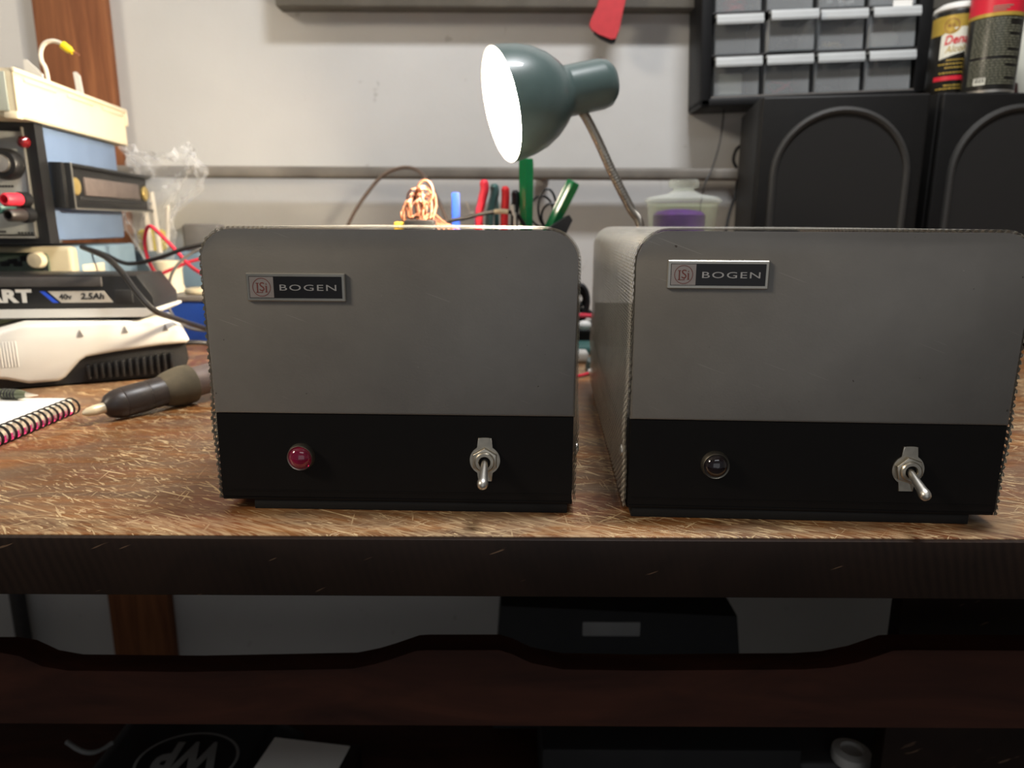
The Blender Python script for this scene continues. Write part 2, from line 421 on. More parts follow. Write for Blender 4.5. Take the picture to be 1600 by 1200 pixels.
# scalloped rail behind the front legs
RY = .50
prof = [(-300, 1020), (0, 1020), (30, 1025), (65, 1041), (105, 1048), (300, 1050), (550, 1045), (585, 1038), (612, 1030), (650, 1017), (665, 1016), (780, 1016), (800, 1022),
        (830, 1036), (880, 1046), (1000, 1048), (1255, 1046), (1300, 1043), (1345, 1034), (1395, 1017), (1420, 1016), (1900, 1018)]
top = [at(x, y, RY) for x, y in prof]
pts = [(v.x, v.z) for v in top] + [(top[-1].x, T-.222), (top[0].x, T-.222)]
MB().prism(pts, (0, RY-BY0, 0), (1, 0, 0), (0, 0, 1), (0, 1, 0), .022).build('scalloped_rail', 'rail', b, label='red brown rail with scalloped top edge')
for lx, ly in ((-1.40, .06), (.335, .16), (1.18, .06), (-1.40, .76), (1.18, .76)):
    MB().box(lx, lx+(.55 if lx == .335 else .08), ly, ly+(.02 if lx == .335 else .08), 0 if lx != .335 else .30, T-.034, .003).build('leg' if lx != .335 else 'side_panel', 'rail', b) if lx != .335 else None
MB().box(at(1408, 960, .62).x, at(1408, 960, .62).x+.5, .62-BY0, .64-BY0, .06, T-.034, .002).build('side_panel', 'edge', b)
SHZ = T-.46
MB().box(-1.40, 1.18, .14, .955-BY0, SHZ-.02, SHZ, .002).build('lower_shelf', 'rail', b)

# ================================================================== AMPLIFIERS
def rounded_u(W, z0, H, r, n=8):
    """open U profile from bottom left, up, over, down to bottom right"""
    pts = [(-W/2, z0)]
    for i in range(n+1):
        a = PI-(PI/2)*i/n; pts.append((-W/2+r+math.cos(a)*r, H-r+math.sin(a)*r))
    for i in range(n+1):
        a = PI/2-(PI/2)*i/n; pts.append((W/2-r+math.cos(a)*r, H-r+math.sin(a)*r))
    pts.append((W/2, z0)); return pts
def resample(pts, step):
    out = [pts[0]]; acc = 0
    for (x0, y0), (x1, y1) in zip(pts, pts[1:]):
        L = math.hypot(x1-x0, y1-y0); t = step-acc
        while t <= L: out.append((x0+(x1-x0)*t/L, y0+(y1-y0)*t/L)); t += step
        acc = (acc+L) % step
    out.append(pts[-1]); return out
AW, AH, AG, AHM, AD = .2085, .1640, .0085, .0594, .345
def amplifier(label, loc, rz, silver, jewel, plate, plate_z, jlab, boff, plinth):
    t = thing('tube_amplifier', label, 'amplifier', loc, rz, 'silver tube amplifiers')
    # perforated cover with real thickness, saw-cut front rim
    W, H, r = AW+.0032, AH+.0016, .0185
    P = resample(rounded_u(W, AG-.0025, H, r), .00175)
    bm = bmesh.new(); uvl = bm.loops.layers.uv.new('UVMap')
    ys0, ys1 = .0006, AD
    def norm(i):
        a = P[max(0, i-1)]; c = P[min(len(P)-1, i+1)]; dx, dz = c[0]-a[0], c[1]-a[1]; L = math.hypot(dx, dz); return (-dz/L, dx/L)
    outer, inner, s = [], [], 0
    for i, (x, z) in enumerate(P):
        if i: s += math.hypot(x-P[i-1][0], z-P[i-1][1])
        tooth = (i // 2) % 2 == 0
        bul = .0012*math.exp(-((z-.052)/.014)**2)*(1 if abs(x) > W/2-.001 else 0)   # the cover bulges a little at the seam
        nx, nz = norm(i); sx = 1 if x > 0 else -1
        y0 = ys0 - (.0010 if tooth else 0)
        po = Vector((x+sx*bul, 0, z)); pi = Vector((x+sx*bul-nx*.0009, 0, z-nz*.0009))
        outer.append((bm.verts.new(po+Vector((0, y0, 0))), bm.verts.new(po+Vector((0, ys1, 0))), s, y0))
        inner.append((bm.verts.new(pi+Vector((0, y0, 0))), bm.verts.new(pi+Vector((0, ys1, 0))), s, y0))
    for i in range(len(P)-1):
        a, c = outer[i], outer[i+1]
        f = bm.faces.new((a[0], c[0], c[1], a[1]))
        for lp, uv in zip(f.loops, ((a[2], a[3]), (c[2], c[3]), (c[2], ys1), (a[2], ys1))): lp[uvl].uv = uv
        a2, c2 = inner[i], inner[i+1]
        f = bm.faces.new((c2[0], a2[0], a2[1], c2[1]))
        for lp, uv in zip(f.loops, ((c[2], c[3]), (a[2], a[3]), (a[2], ys1), (c[2], ys1))): lp[uvl].uv = uv
        for k in (0, 1):
            f = bm.faces.new((outer[i][k], inner[i][k], inner[i+1][k], outer[i+1][k]))
            for lp in f.loops: lp[uvl].uv = (0, 0)
    mb = MB(); mb.b.free(); mb.b = bm; mb.build('perforated_cover', 'perf', t, label='perforated sheet metal cover')
    # silver face plate, upper
    u = rounded_u(AW, AHM, AH, .0175, 10)
    MB().prism(u, (0, .008, 0), (1, 0, 0), (0, 0, 1), (0, -1, 0), .0085, .0015).build('face_plate', silver, t, label='silver enamelled face plate', smooth=50)
    # black lower panel, set back a touch and raked
    q = AHM-.0002
    mb = MB(); mb.prism([(-.0002, AG), (.0085, AG), (.0085, q), (.0004, q)], (-AW/2+.0006, 0, 0), (0, 1, 0), (0, 0, 1), (1, 0, 0), AW-.0012)
    mb.box(-AW/2+.003, AW/2-.003, -.0004, .001, AG+.0035, AG+.0042, 0)
    mb.build('lower_panel', 'blackp', t, label='black control panel')
    MB().box(-AW/2+.0002, AW/2-.0002, .0005, AD-.002, AG-.0024, AG-.0002, .0006).build('base_plate', 'blackp', t)
    MB().box(-AW/2+.006, AW/2-.006, .012, AD-.006, AG, .045, .002).build('chassis', 'dgrey', t)
    MB().box(-AW/2+.0015, AW/2-.0015, AD-.003, AD-.001, AG, AHM+.03, .0005).build('rear_panel', 'blackp', t)
    MB().box(-AW/2+plinth[0], AW/2-plinth[1], .0015, AD-.010, 0, AG-.0024, .0006).build('base_plinth', 'rubber', t, label='black recessed base')
    # side screw
    for sx in (-1, 1):
        MB().lathe([(.0035, 0), (.0034, .0008), (.002, .0017), (.0001, .002)], (sx*(W/2+.0004), .016, .036), (sx, 0, 0), 14).build('side_screw', 'steel', t)
    # nameplate
    x0 = -AW/2+plate[0]; x1 = -AW/2+plate[1]; z1 = plate_z[0]; z0 = plate_z[1]; Y = -.0005
    n = MB(); n.box(x0, x1, Y-.0016, Y+.0002, z0, z1, .0005, 1); n = n.build('nameplate', 'trimm', t, label='silver framed maker nameplate')
    MB().box(x0+.0018, x1-.0018, Y-.0018, Y-.0012, z0+.0018, z1-.0018).build('nameplate_panel', 'plateb', n)
    sq = z1-z0-.0042
    MB().box(x0+.0021, x0+.0021+sq+.002, Y-.0019, Y-.0015, z0+.0021, z1-.0021).build('emblem_panel', 'plates', n)
    def f2(ox, oz): return lambda x, y, d: Vector((ox+x, Y-.00195-d, oz+y))
    lw = (x1-.0018)-(x0+.0021+sq+.002)
    MB().text('BOGEN', f2(x0+.0021+sq+.002+lw*.09, (z0+z1)/2-.0017), .0047, 0, 0, .00012, 1.15, lw*.83).build('lettering', 'letter', n)
    cx, cz = x0+.0021+(sq+.002)/2, (z0+z1)/2; R = sq*.45
    mb = MB()
    for i in range(40):
        a, c = 2*PI*i/40, 2*PI*(i+1)/40
        mb.b.faces.new([mb.b.verts.new(Vector((cx+math.cos(k)*rr, Y-.002, cz+math.sin(k)*rr))) for k, rr in ((a, R), (c, R), (c, R*.93), (a, R*.93))])
    def bar(xa, xb, za, zb): mb.b.faces.new([mb.b.verts.new(Vector((cx+x*R, Y-.002, cz+z*R))) for x, z in ((xa, za), (xb, za), (xb, zb), (xa, zb))])
    bar(-.52, -.38, -.55, .42); bar(-.62, -.28, .40, .47); bar(-.62, .12, -.60, -.52); bar(.05, .12, -.55, -.35)
    bar(.44, .58, -.5, .12); bar(.38, .58, .10, .16); bar(.38, .66, -.55, -.49); bar(.45, .57, .28, .40)
    mb.text('S', f2(cx-.22*R, cz-.40*R), R*1.35, .00003, 0, 0, 1, R*.55)
    mb.build('emblem', 'brownred', n)
    # pilot lamp
    px, pz = -.0550, .0337
    ax = (0, -1, 0)
    bz = MB().lathe([(.0080, -.001), (.0080, .0006), (.0077, .0018), (.0075, .0036), (.0072, .0041), (.0068, .0038), (.0067, .002)], (px, 0, pz), ax, 36, cap=False).build('pilot_lamp', 'nickel', t, label='nickel bezel with glass jewel')
    pr = [(.0067*math.cos(k*PI/2/9), .0030+.0044*math.sin(k*PI/2/9)) for k in range(10)]
    MB().lathe([(.0067, .001)]+pr, (px, 0, pz), ax, 36).build('jewel', jewel, bz, label=jlab)
    MB().lathe([(.0066, -.0002), (.0001, .0006)], (px, 0, pz), ax, 30).build('jewel_backing', 'steel', bz)
    # toggle switch
    sx, sz = .0527, .0330
    sw = thing('x', '', ''); bpy.data.objects.remove(sw)
    mb = MB()
    R = .0088; pts = []
    for k in range(160):
        a = 2*PI*k/160; x, z = math.cos(a)*R, math.sin(a)*R
        if abs(x) < .0042 and z > 0: z = .0137-.0004*(x/.004)**2
        if abs(x) < .0042 and z < 0: z = -.0128
        pts.append((x, z))
    mb.prism(pts, (sx, 0, sz), (1, 0, 0), (0, 0, 1), (0, -1, 0), .0009, .0002)
    sw = mb.build('toggle_switch', 'nickel', t, label='nickel toggle switch with keyed washer')
    hx = [(math.cos(PI/6+k*PI/3+boff)*.0079, math.sin(PI/6+k*PI/3+boff)*.0079) for k in range(6)]
    MB().prism(hx, (sx, -.0009, sz), (1, 0, 0), (0, 0, 1), (0, -1, 0), .0024, .0006).build('nut', 'nickel', sw)
    MB().lathe([(.0058, .003), (.0058, .0045), (.0052, .0052), (.0036, .0052), (.0032, .0046), (.003, .0030)], (sx, 0, sz), ax, 28, cap=False).build('bushing', 'nickel', sw)
    MB().lathe([(.0032, .0034), (.0001, .0036)], (sx, 0, sz), ax, 18).build('bushing_bore', 'blackp', sw)
    d = Vector((0, -.93, -.36)).normalized(); p0 = Vector((sx, -.0025, sz))
    MB().lathe([(.0019, 0), (.0021, .006), (.0027, .0165), (.0031, .0185), (.0031, .0203), (.0026, .0218), (.0014, .0228), (.0001, .0231)], p0, d, 24).build('lever', 'steel', sw)
    return t
amplifier('left silver and black amplifier with magenta jewel pilot lamp', (-.0682, .4015, T), -.028, 'silverA', 'jewelA', (.0246, .0800), (.1402, .1246), 'magenta glass jewel', 0, (.0185, .0030))
amplifier('right silver and black amplifier with dark jewel pilot lamp and perforated side showing', (.1711, .3895, T), -.0466, 'silverB', 'jewelB', (.0165, .0706), (.1488, .1335), 'near black glass jewel', .2, (.0030, .0130))

# ================================================================== DESK LAMP
LY = .78
C = at(782, 165, LY); ax = Vector((-.93, -.28, -.235)).normalized(); back = -ax
base = at(1004, 352, .83)
lamp = thing('gooseneck_lamp', 'lit grey green gooseneck desk lamp leaning over from behind the right amplifier', 'lamp', (base.x, .83, T))
def rel(v): return Vector(v)-Vector((base.x, .83, T))
so = [(.0570, 0), (.0566, .010), (.0545, .025), (.0500, .040), (.0430, .053), (.0340, .064), (.0262, .071), (.0255, .075), (.0255, .112), (.0240, .120), (.0190, .1255), (.0001, .1265)]
si = [(.0556, .0005), (.0552, .010), (.0530, .025), (.0486, .040), (.0416, .053), (.0326, .063), (.0240, .070), (.0235, .075), (.0001, .076)]
MB().lathe(so, rel(C), back, 56, cap=False).build('lamp_shade', 'shade', lamp, label='grey green metal shade', smooth=50)
sh = lamp.children[-1] if lamp.children else None
o = MB().lathe(si+[], rel(C), back, 56, cap=False).lathe([(.0570, 0), (.0556, .0005)], rel(C), back, 56, cap=False).build('shade_lining', 'shadein', lamp, smooth=50)
MB().lathe([(.0001, -.001+.008), (.022, .012), (.034, .022), (.037, .034), (.034, .046), (.024, .058), (.014, .066), (.0135, .074)], rel(C), back, 32).build('light_bulb', 'bulb', lamp, label='glowing white bulb')
g0 = C+back*.088-Vector((0, 0, .022))
pts = [g0+Vector((-.003, 0, .004)), at(912, 178, .81), at(932, 215, .815), at(958, 272, .82), at(985, 325, .825), at(1000, 352, .83)]
pts += [Vector((base.x+.004, .83, T+.12)), Vector((base.x+.002, .83, T+.06)), Vector((base.x, .83, T+.012))]
Q = [rel(p) for p in pts]
mb = MB(); mb.tube(Q, lambda s: .0050+.00022*math.cos(s*2*PI*105), 12, 110)
mb.build('gooseneck', 'goose', lamp, label='ribbed chrome gooseneck')
MB().lathe([(.058, 0), (.060, .004), (.058, .012), (.045, .018), (.012, .022), (.010, .03)], (0, 0, 0), (0, 0, 1), 40).build('lamp_base', 'shade', lamp)

# ================================================================== LEFT STACK
YAW = .115
def local_of(o):             # pixel -> local coordinates of a rotated thing, by intersecting one of its local planes
    def side(px, py, lx):    # plane x = lx in local frame
        R = Matrix.Rotation(-o.rotation_euler.z, 3, 'Z'); c = R @ (CAMP-o.location); d = R @ ray(px, py)
        return c + d*((lx-c.x)/d.x)
    def front(px, py, ly):
        R = Matrix.Rotation(-o.rotation_euler.z, 3, 'Z'); c = R @ (CAMP-o.location); d = R @ ray(px, py)
        return c + d*((ly-c.y)/d.y)
    return side, front
# --- beige bench instrument at the bottom of the stack
c0 = at(108, 386, .875)
inst = thing('bench_instrument', 'pale blue bench instrument with beige front bezel and green display, underneath the power supply', 'test instrument', (c0.x, .875, T), YAW)
HI = .140
MB().box(-.32, 0, .012, .20, .004, HI-.002, .004).build('body', 'paleblue', inst, label='pale blue grey case')
mb = MB().box(-.325, .004, -.004, .014, .0, HI-.001, .006, 3)
mb.build('bezel', 'beige', inst, label='beige front bezel')
s_, f_ = local_of(inst)
MB().box(-.310, -.022, -.0055, -.003, .02, HI-.008, .006, 3).build('display_window', 'glassgreen', inst, label='dark green display window')
q = f_(62, 406, -.006); MB().lathe([(.010, 0), (.0095, .010), (.008, .012), (.0001, .0125)], q, (0, -1, 0), 20).build('knob', 'cream', inst)
for px, py in ((20, 408), (8, 412), (39, 404), (28, 412)):
    q = f_(px, py, -.0055); MB().box(q.x-.005, q.x+.005, -.0068, -.005, q.z-.003, q.z+.003, .0006).build('button', 'blackm', inst)
q = s_(147, 419, .0005); MB().box(0, .0012, q.y-.030, q.y+.030, q.z-.006, q.z+.006, .0005).build('side_label', 'cream', inst, label='cream label on the side')
# --- power supply
c1 = at(86, 384, .85)
psu = thing('power_supply', 'blue cased power supply with black frame and knob, below the cream bin', 'power supply', (c1.x, .85, T+HI+.003), YAW)
s_, f_ = local_of(psu); HP = .130
MB().box(-.30, -.001, .004, .205, .003, HP, .003).build('case', 'psublue', psu, label='blue grey enamelled case')
# black front frame (leans back a little towards the top)
mb = MB(); mb.prism([(-.012, 0), (.010, 0), (.004, HP+.001), (-.014, HP+.001)], (-.302, 0, 0), (0, 1, 0), (0, 0, 1), (1, 0, 0), .303, 0)
mb.build('front_frame', 'blacks', psu, label='black front frame')
MB().box(-.292, -.012, -.0155, -.012, .010, HP-.008, .002).build('front_panel', 'panel', psu, label='grey aluminium control panel')
MB().box(-.0125, -.0105, -.017, -.010, .006, HP-.004, .0005).build('panel_trim', 'trimm', psu)
MB().box(-.292, -.0105, -.017, -.010, .006, .0085, .0005).build('panel_trim', 'trimm', psu)
q = f_(14, 257, -.0155)
k = MB().lathe([(.017, 0), (.0165, .012), (.0145, .015), (.0001, .0155)], q, (0, -1, 0), 28).build('control_knob', 'blacks', psu)
MB().lathe([(.0095, .0145), (.009, .019), (.0001, .0195)], q, (0, -1, 0), 24).build('knob_cap', 'steel', k)
q = f_(38, 222, -.0155); MB().lathe([(.0065, 0), (.006, .004), (.003, .007), (.0001, .0075)], q, (0, -1, 0), 20).build('indicator_lamp', plain('dark_red_lens', (110, 20, 24), .15, 0, 0, coat=1), psu, label='dark red indicator lamp')
def post(px, py, mat, lab):
    q = f_(px, py, -.0155); d = Vector((-.25, -1, -.02))
    bp = MB().lathe([(.0085, 0), (.0085, .010), (.006, .012)], q, d, 18).build('binding_post', 'blacks', psu, label=lab)
    MB().lathe([(.0068, .010), (.0072, .014), (.0068, .030), (.0055, .032), (.0045, .032), (.004, .024)], q, d, 18, cap=False).build('post_cap', mat, bp)
post(42, 312, 'redg', 'red binding post'); post(30, 324, 'teal', 'blue binding post'); post(48, 336, 'bakel', 'dark binding post')
for pxs, py, n in (((0, 24), 291, 5), ((0, 12), 362, 3), ((30, 60), 364, 6)):
    mb = MB()
    for i in range(n):
        q = f_(pxs[0]+(pxs[1]-pxs[0])*i/n, py, -.0156); mb.box(q.x-.0012, q.x+.0012, -.0159, -.0154, q.z-.0011, q.z+.0011)
    mb.build('panel_marking', 'blackm', psu)
# recessed handle on the side
A = s_(97, 256, 0); B = s_(212, 273, 0); Cc = s_(108, 326, 0)
z1, z0, ya, yb = A.z, Cc.z, .010, B.y
h = MB(); h.box(-.001, .013, ya, yb, z0, z1, .001); h.box(-.001, .019, ya+.010, yb+.004, z1-.004, z1, .0006); h.box(-.001, .019, ya+.010, yb+.004, z0, z0+.003, .0006)
h.box(-.001, .019, ya+.008, ya+.012, z0, z1, .0005)
h = h.build('side_handle', 'blacks', psu, label='black carrying handle on the side')
zm = (z0+z1)/2
MB().box(.012, .0155, ya+.050, yb-.034, z0+.016, z1-.014, .001).build('handle_grip', plain('grey_vinyl_grip', (98, 88, 84), .6, 0, .15, 60), h)
MB().box(.012, .0142, ya+.034, yb-.026, z0+.010, z0+.014, .0003).build('grip_border', 'blackm', h)
MB().box(.019, .0202, ya+.008, ya+.0105, z0, z1, .0003).build('handle_trim', 'trimm', h)
MB().box(.013, .0202, ya+.010, yb+.004, z0-.0012, z0+.0004, .0003).build('handle_trim', 'trimm', h)
for yy in (ya+.028, yb-.010):
    MB().lathe([(.0105, 0), (.0105, .002), (.009, .0035), (.0001, .0042)], (.0125, yy, zm), (1, 0, 0), 24).build('handle_rivet', 'brass', h, label='brass handle bolt cover')
# --- cream bin on top
ztop = T+HI+.003+HP+.0015
c2 = at(24, 188, .795)
binn = thing('storage_bin', 'open cream plastic bin full of scraps on top of the blue power supply', 'bin', (c2.x, .80, ztop), YAW)
s_, f_ = local_of(binn)
a = s_(18, 106, 0); bq = s_(196, 190, 0); HB = a.z; LB = bq.y; WB = .19
mb = MB(); t_ = .002
mb.box(-WB, 0, 0, LB, 0, t_, 0); mb.box(-t_, 0, 0, LB, 0, HB); mb.box(-WB, -WB+t_, 0, LB, 0, HB); mb.box(-WB, 0, LB-t_, LB, 0, HB)
mb.box(-WB, 0, 0, t_, 0, HB)
mb.box(-.001, .0028, -.001, LB+.002, HB-.004, HB+.001, .001); mb.box(-.001, .0028, LB-.004, LB+.003, HB-.022, HB, .001)
for i in range(3): mb.box(-.001, .0018, .02+i*LB/3, .02+(i+.72)*LB/3, HB-.010, HB-.0065, .0006)
mb.box(-.012, .001, -.003, .010, -.0012, .006, .001)
mb.build('bin_body', 'cream', binn)
MB().box(-WB+.004, -.006, -.004, -.001, .006, HB-.004, .001).build('shaded_front', plain('bin_front_shade_grey', (150, 156, 148), .4, 0, .04), binn, label='translucent front panel with shade in its grey')  # the bin's translucent front; its shade is put into the grey colour
# scraps in the bin
def world_of(o, v): return Matrix.Rotation(o.rotation_euler.z, 3, 'Z') @ Vector(v) + o.location
Yw = .90
for pl, lab in (([(36, 93), (41, 93), (66, 116), (60, 135), (44, 130), (38, 108)], 'pointed white plastic scrap standing in the front of the cream bin'),
                ([(114, 113), (118, 112), (124, 118), (134, 138), (126, 150), (118, 134)], 'pointed white plastic scrap standing behind the white cable in the cream bin')):
    mb = MB(); Yp = Yw if pl[0][0] < 100 else 1.0
    P3 = [at(x, y, Yp) for x, y in pl]
    P3 = P3[:3]+[Vector((P3[3].x, Yp, ztop+.004)), Vector((P3[4].x-.004, Yp, ztop+.004)), P3[5]]
    o3 = P3[0]; mb.prism([((v-o3).x, (v-o3).z) for v in P3], o3, (1, 0, 0), (0, 0, 1), (0, 1, 0), .003, .0005)
    tag(mb.build('plastic_scrap', 'white'), lab, 'plastic scrap', 'white scraps in the cream bin')
cb = thing('cut_cable', 'hooked white cable end with yellow sleeve rising from the cream bin', 'cable', at(73, 116, .93))
base_ = Vector(cb.location)
pts = [Vector((at(73, 116, .93).x, .93, ztop+.004)), at(74, 118, .93), at(65, 95, .93), at(64, 80, .93), at(70, 68, .93), at(82, 64, .93), at(94, 67, .93), at(103, 73, .93)]
MB().tube([p-base_ for p in pts], .0024, 10, 8).build('cable_insulation', 'wirew', cb)
MB().lathe([(.0048, 0), (.0046, .009), (.003, .012), (.0028, .014)], at(98, 70, .93)-base_, at(114, 82, .93)-at(98, 70, .93), 16).build('sleeve', 'yellow', cb, label='yellow sleeve')
MB().cyl(at(112, 80, .93)-base_, at(124, 86, .93)-base_, .0012, 8).build('bare_wire', 'copper', cb)

# ================================================================== BATTERY AND CHARGER
# charger on the bench: white upper shell over black vented base
P0 = on(60, 606, 0)
ch = thing('battery_charger', 'white and black battery charger lying on the bench behind the spiral notebook', 'charger', (at(296, 560, .785).x, .785, T), .48)
s_, f_ = local_of(ch)
def fl(px, py, ly=0.): v = f_(px, py, ly); return (v.x, v.z)
shell = [fl(-60, 590), fl(-60, 530), fl(-20, 524), fl(32, 508), fl(240, 500), fl(270, 503), fl(286, 516), fl(296, 531), fl(292, 536), fl(250, 540), fl(180, 550), fl(135, 558), fl(125, 564), fl(102, 590), fl(92, 596), fl(45, 600), fl(10, 594)]
shell = [(x, max(z, .0045)) for x, z in shell]
mb = MB(); mb.prism(shell, (0, 0, 0), (1, 0, 0), (0, 0, 1), (0, 1, 0), .098, 0)
bmesh.ops.bevel(mb.b, geom=[e for e in mb.b.edges if abs((e.verts[0].co-e.verts[1].co).y) < .001], offset=.004, segments=3, profile=.5, affect='EDGES')
wsh = mb.build('upper_shell', 'white', ch, label='white moulded upper shell')
lo = [fl(-60, 594), fl(10, 594), fl(45, 599), fl(92, 594), fl(104, 586), fl(126, 562), fl(180, 548), fl(250, 538), fl(290, 534)]
lo = [(x, max(z, .002)) for x, z in lo]
bx = lo[-1][0]
lo += [(bx+.002, .02), (bx-.004, .002), (lo[0][0], .002)]
MB().prism(lo, (0, .006, 0), (1, 0, 0), (0, 0, 1), (0, 1, 0), .088, 0).build('lower_base', 'blackm', ch, label='black vented base')
mb = MB()
for i in range(13):
    x = fl(135+i*11, 575)[0]; mb.box(x, x+.0032, -.001, .010, .006, fl(135+i*11, 562-i*1.6)[1]-.006, .001)
mb.build('vent_ribs', 'blacks', ch)
mb = MB()
for px, py in ((125, 521), (195, 515), (258, 512)):
    x, z = fl(px, py); mb = MB(); mb.prism([(-.003, -.0035), (.003, -.0035), (0, .004)], (x, -.0006, z), (1, 0, 0), (0, 0, 1), (0, 1, 0), .002); mb.build('arrow_mark', 'grey', ch)
zt = fl(240, 500)[1]
mb = MB().box(fl(48, 508)[0], fl(215, 500)[0], .012, .045, zt-.0006, zt+.0004); mb.build('top_label', 'dgrey', ch, label='dark label strip')
mb = MB()
for i in range(6):
    x = fl(2+i*5, 560)[0]; mb.box(x-.0007, x+.0007, -.0005, .002, fl(0, 575)[1], fl(0, 535)[1], .0003)
mb.build('grip_ribs', 'white', ch)
MB().tube([(fl(294, 545)[0]-.004, .05, .03), (fl(300, 545)[0]+.01, .05, .030), (fl(310, 545)[0]+.03, .055, .025), (fl(325, 545)[0]+.05, .07, .02), (fl(325, 545)[0]+.12, .1, .005)], .003, 8, 6).build('power_cord', 'wirek', ch)
# battery on top
bz_ = T+zt+.0012
bt = thing('battery_pack', 'black and white rechargeable battery pack with silver capacity label, resting on the charger', 'battery', (at(245, 490, .765).x, .765, bz_), .13)
s_, f_ = local_of(bt)
z_a = f_(120, 500, 0).z
def fz(py, px=120): return f_(px, py, 0).z
dx = -.36
zb0 = 0.0
MB().box(dx, -.020, .010, .080, zb0, fz(496)+.002, .003).build('foot_band', 'grey', bt, label='grey lower band')
r1 = fz(496); r2 = fz(483); r3 = fz(431)
mb = MB(); mb.prism([(dx, r1), (-.012, r1), (.0, r1+.006), (.0, r2), (dx, r2)], (0, 0, 0), (1, 0, 0), (0, 0, 1), (0, 1, 0), .084, 0); mb.build('white_band', 'white', bt, label='white middle band')
mb = MB(); mb.prism([(dx, r2), (-.003, r2), (-.003, r2+.012), (-.018, r3), (dx, r3)], (0, .003, 0), (1, 0, 0), (0, 0, 1), (0, 1, 0), .079, 0)
bmesh.ops.bevel(mb.b, geom=[e for e in mb.b.edges if abs((e.verts[0].co-e.verts[1].co).y) < .001], offset=.002, segments=2, profile=.5, affect='EDGES')
bb = mb.build('upper_body', 'blacks', bt, label='black upper housing')
MB().box(dx, -.052, -.0005, .004, fz(448), fz(433), .001).build('top_rib', 'dgrey', bt)
a, c = f_(62, 470, 0), f_(172, 454, 0)
zl0, zl1 = fz(473), fz(455)
xl = f_(74, 460, 0).x; xr = f_(168, 460, 0).x
mb = MB(); mb.prism([(xl, zl1), (xl+.012, zl0), (xr+.004, zl0), (xr-.004, zl1)], (0, .0024, 0), (1, 0, 0), (0, 0, 1), (0, -1, 0), .001); lb = mb.build('capacity_label', plain('silver_label', (206, 200, 188), .4, .2, .03), bt, label='silver label reading 40V 2.5Ah')
mb = MB(); mb.prism([(xl-.008, zl1), (xl+.004, zl0), (xl+.009, zl0), (xl-.003, zl1)], (0, .0024, 0), (1, 0, 0), (0, 0, 1), (0, -1, 0), .0012); mb.build('blue_stripe', 'blueh', bt, label='blue stripe')
def ft(x0, z0): return lambda x, y, d: Vector((x0+x, .0010-d, z0+y))
MB().text('40v', ft(xl+.0105, zl0+.0036), .0078, .0002, 0, .0002, 1, .0125).build('label_text', 'blackm', lb)
MB().text('2.5Ah', ft(xr-.0275, zl0+.0036), .0088, .0003, .15, .0002, 1, .0235).build('label_text', 'blackm', lb)
ha = f_(49, 460, 0).x
MB().text('HART', ft(ha-.062, zl0+.0012), .0178, .0009, 0, .0002, 1.05, .062).build('brand_lettering', 'white', bt, label='white HART lettering')
MB().box(f_(178, 460, 0).x, f_(206, 460, 0).x, .0015, .004, zl0-.001, zl1+.001, .001).build('latch', 'blackm', bt)

# ================================================================== NOTEBOOK, PEN, HANDPIECE
nb = thing('spiral_notebook', 'open white spiral notebook with pink cover at the left edge of the bench', 'notebook', on(126, 640, 0))
e0, e1 = on(128, 642, .002), on(0, 697, .002)
d = (e1-e0); d.z = 0; d.normalize(); e1 = e0+d*.30
nrm = Vector((-d.y, d.x, 0)); 
if nrm.x > 0: nrm = -nrm
nl = Vector(nb.location)
def slab(z0, z1, mat, name, inset=0, L0=.0):
    mb = MB(); o_ = e0+d*L0-nl; o_.z = z0
    mb.prism([(0, .007+inset), (.26, .007+inset), (.26, .18), (0, .18)], o_, d, nrm, (0, 0, 1), z1-z0); return mb.build(name, mat, nb)
slab(.0, .0012, 'pink', 'cover'); slab(.0014, .0125, 'paperk', 'page_block', .0008); slab(.0127, .0134, 'paper', 'top_page', .0004)
sp = MB()
pk = MB()
for i in range(34):
    c_ = e0+d*(.004+i*.0075)-nl; c_.z = .0075; n_ = 14
    for off in (0, .0016):
        pts = [c_+d*(off+.0012*math.sin(2*PI*k/n_))+nrm*(.006+math.cos(2*PI*k/n_)*.0072)+Vector((0, 0, math.sin(2*PI*k/n_)*.0075)) for k in range(n_)]
        sp.tube(pts, .00055, 5, 1, closed=True)
    pk.prism([(0, 0), (.0042, 0), (.0042, .0042), (0, .0042)], c_+d*.003+nrm*.0062+Vector((0, 0, -.006)), d, Vector((0, 0, 1)), -nrm, .0006)
sp.build('spiral_wire', 'blacks', nb, label='black twin loop wire')
pk.build('cover_tabs', 'pink', nb)
# pen lying behind the notebook
a = at(58, 608, .616)
pn = thing('ballpoint_pen', 'clear ballpoint pen lying on the back edge of the spiral notebook', 'pen', (a.x, a.y, T+.0135))
a = Vector((at(58, 608, .616).x, .616, T+.0184)); c = Vector((a.x-.12, .632, T+.0184)); ax_ = (c-a).normalized(); L0 = Vector(pn.location)
MB().lathe([(.0005, 0), (.0008, .003), (.0024, .011)], a-L0, ax_, 14).build('tip', 'steel', pn)
MB().lathe([(.0026, .011), (.0042, .018), (.0045, .13)], a-L0, ax_, 16).build('barrel', plain('smoke_clear_barrel', (120, 128, 104), .15, 0, .1, trans=.5), pn)
mb = MB(); 
for k in range(5): mb.lathe([(.0044, .020+k*.003), (.0049, .021+k*.003), (.0044, .022+k*.003)], a-L0, ax_, 16, cap=False)
mb.build('grip_rings', 'blackm', pn)
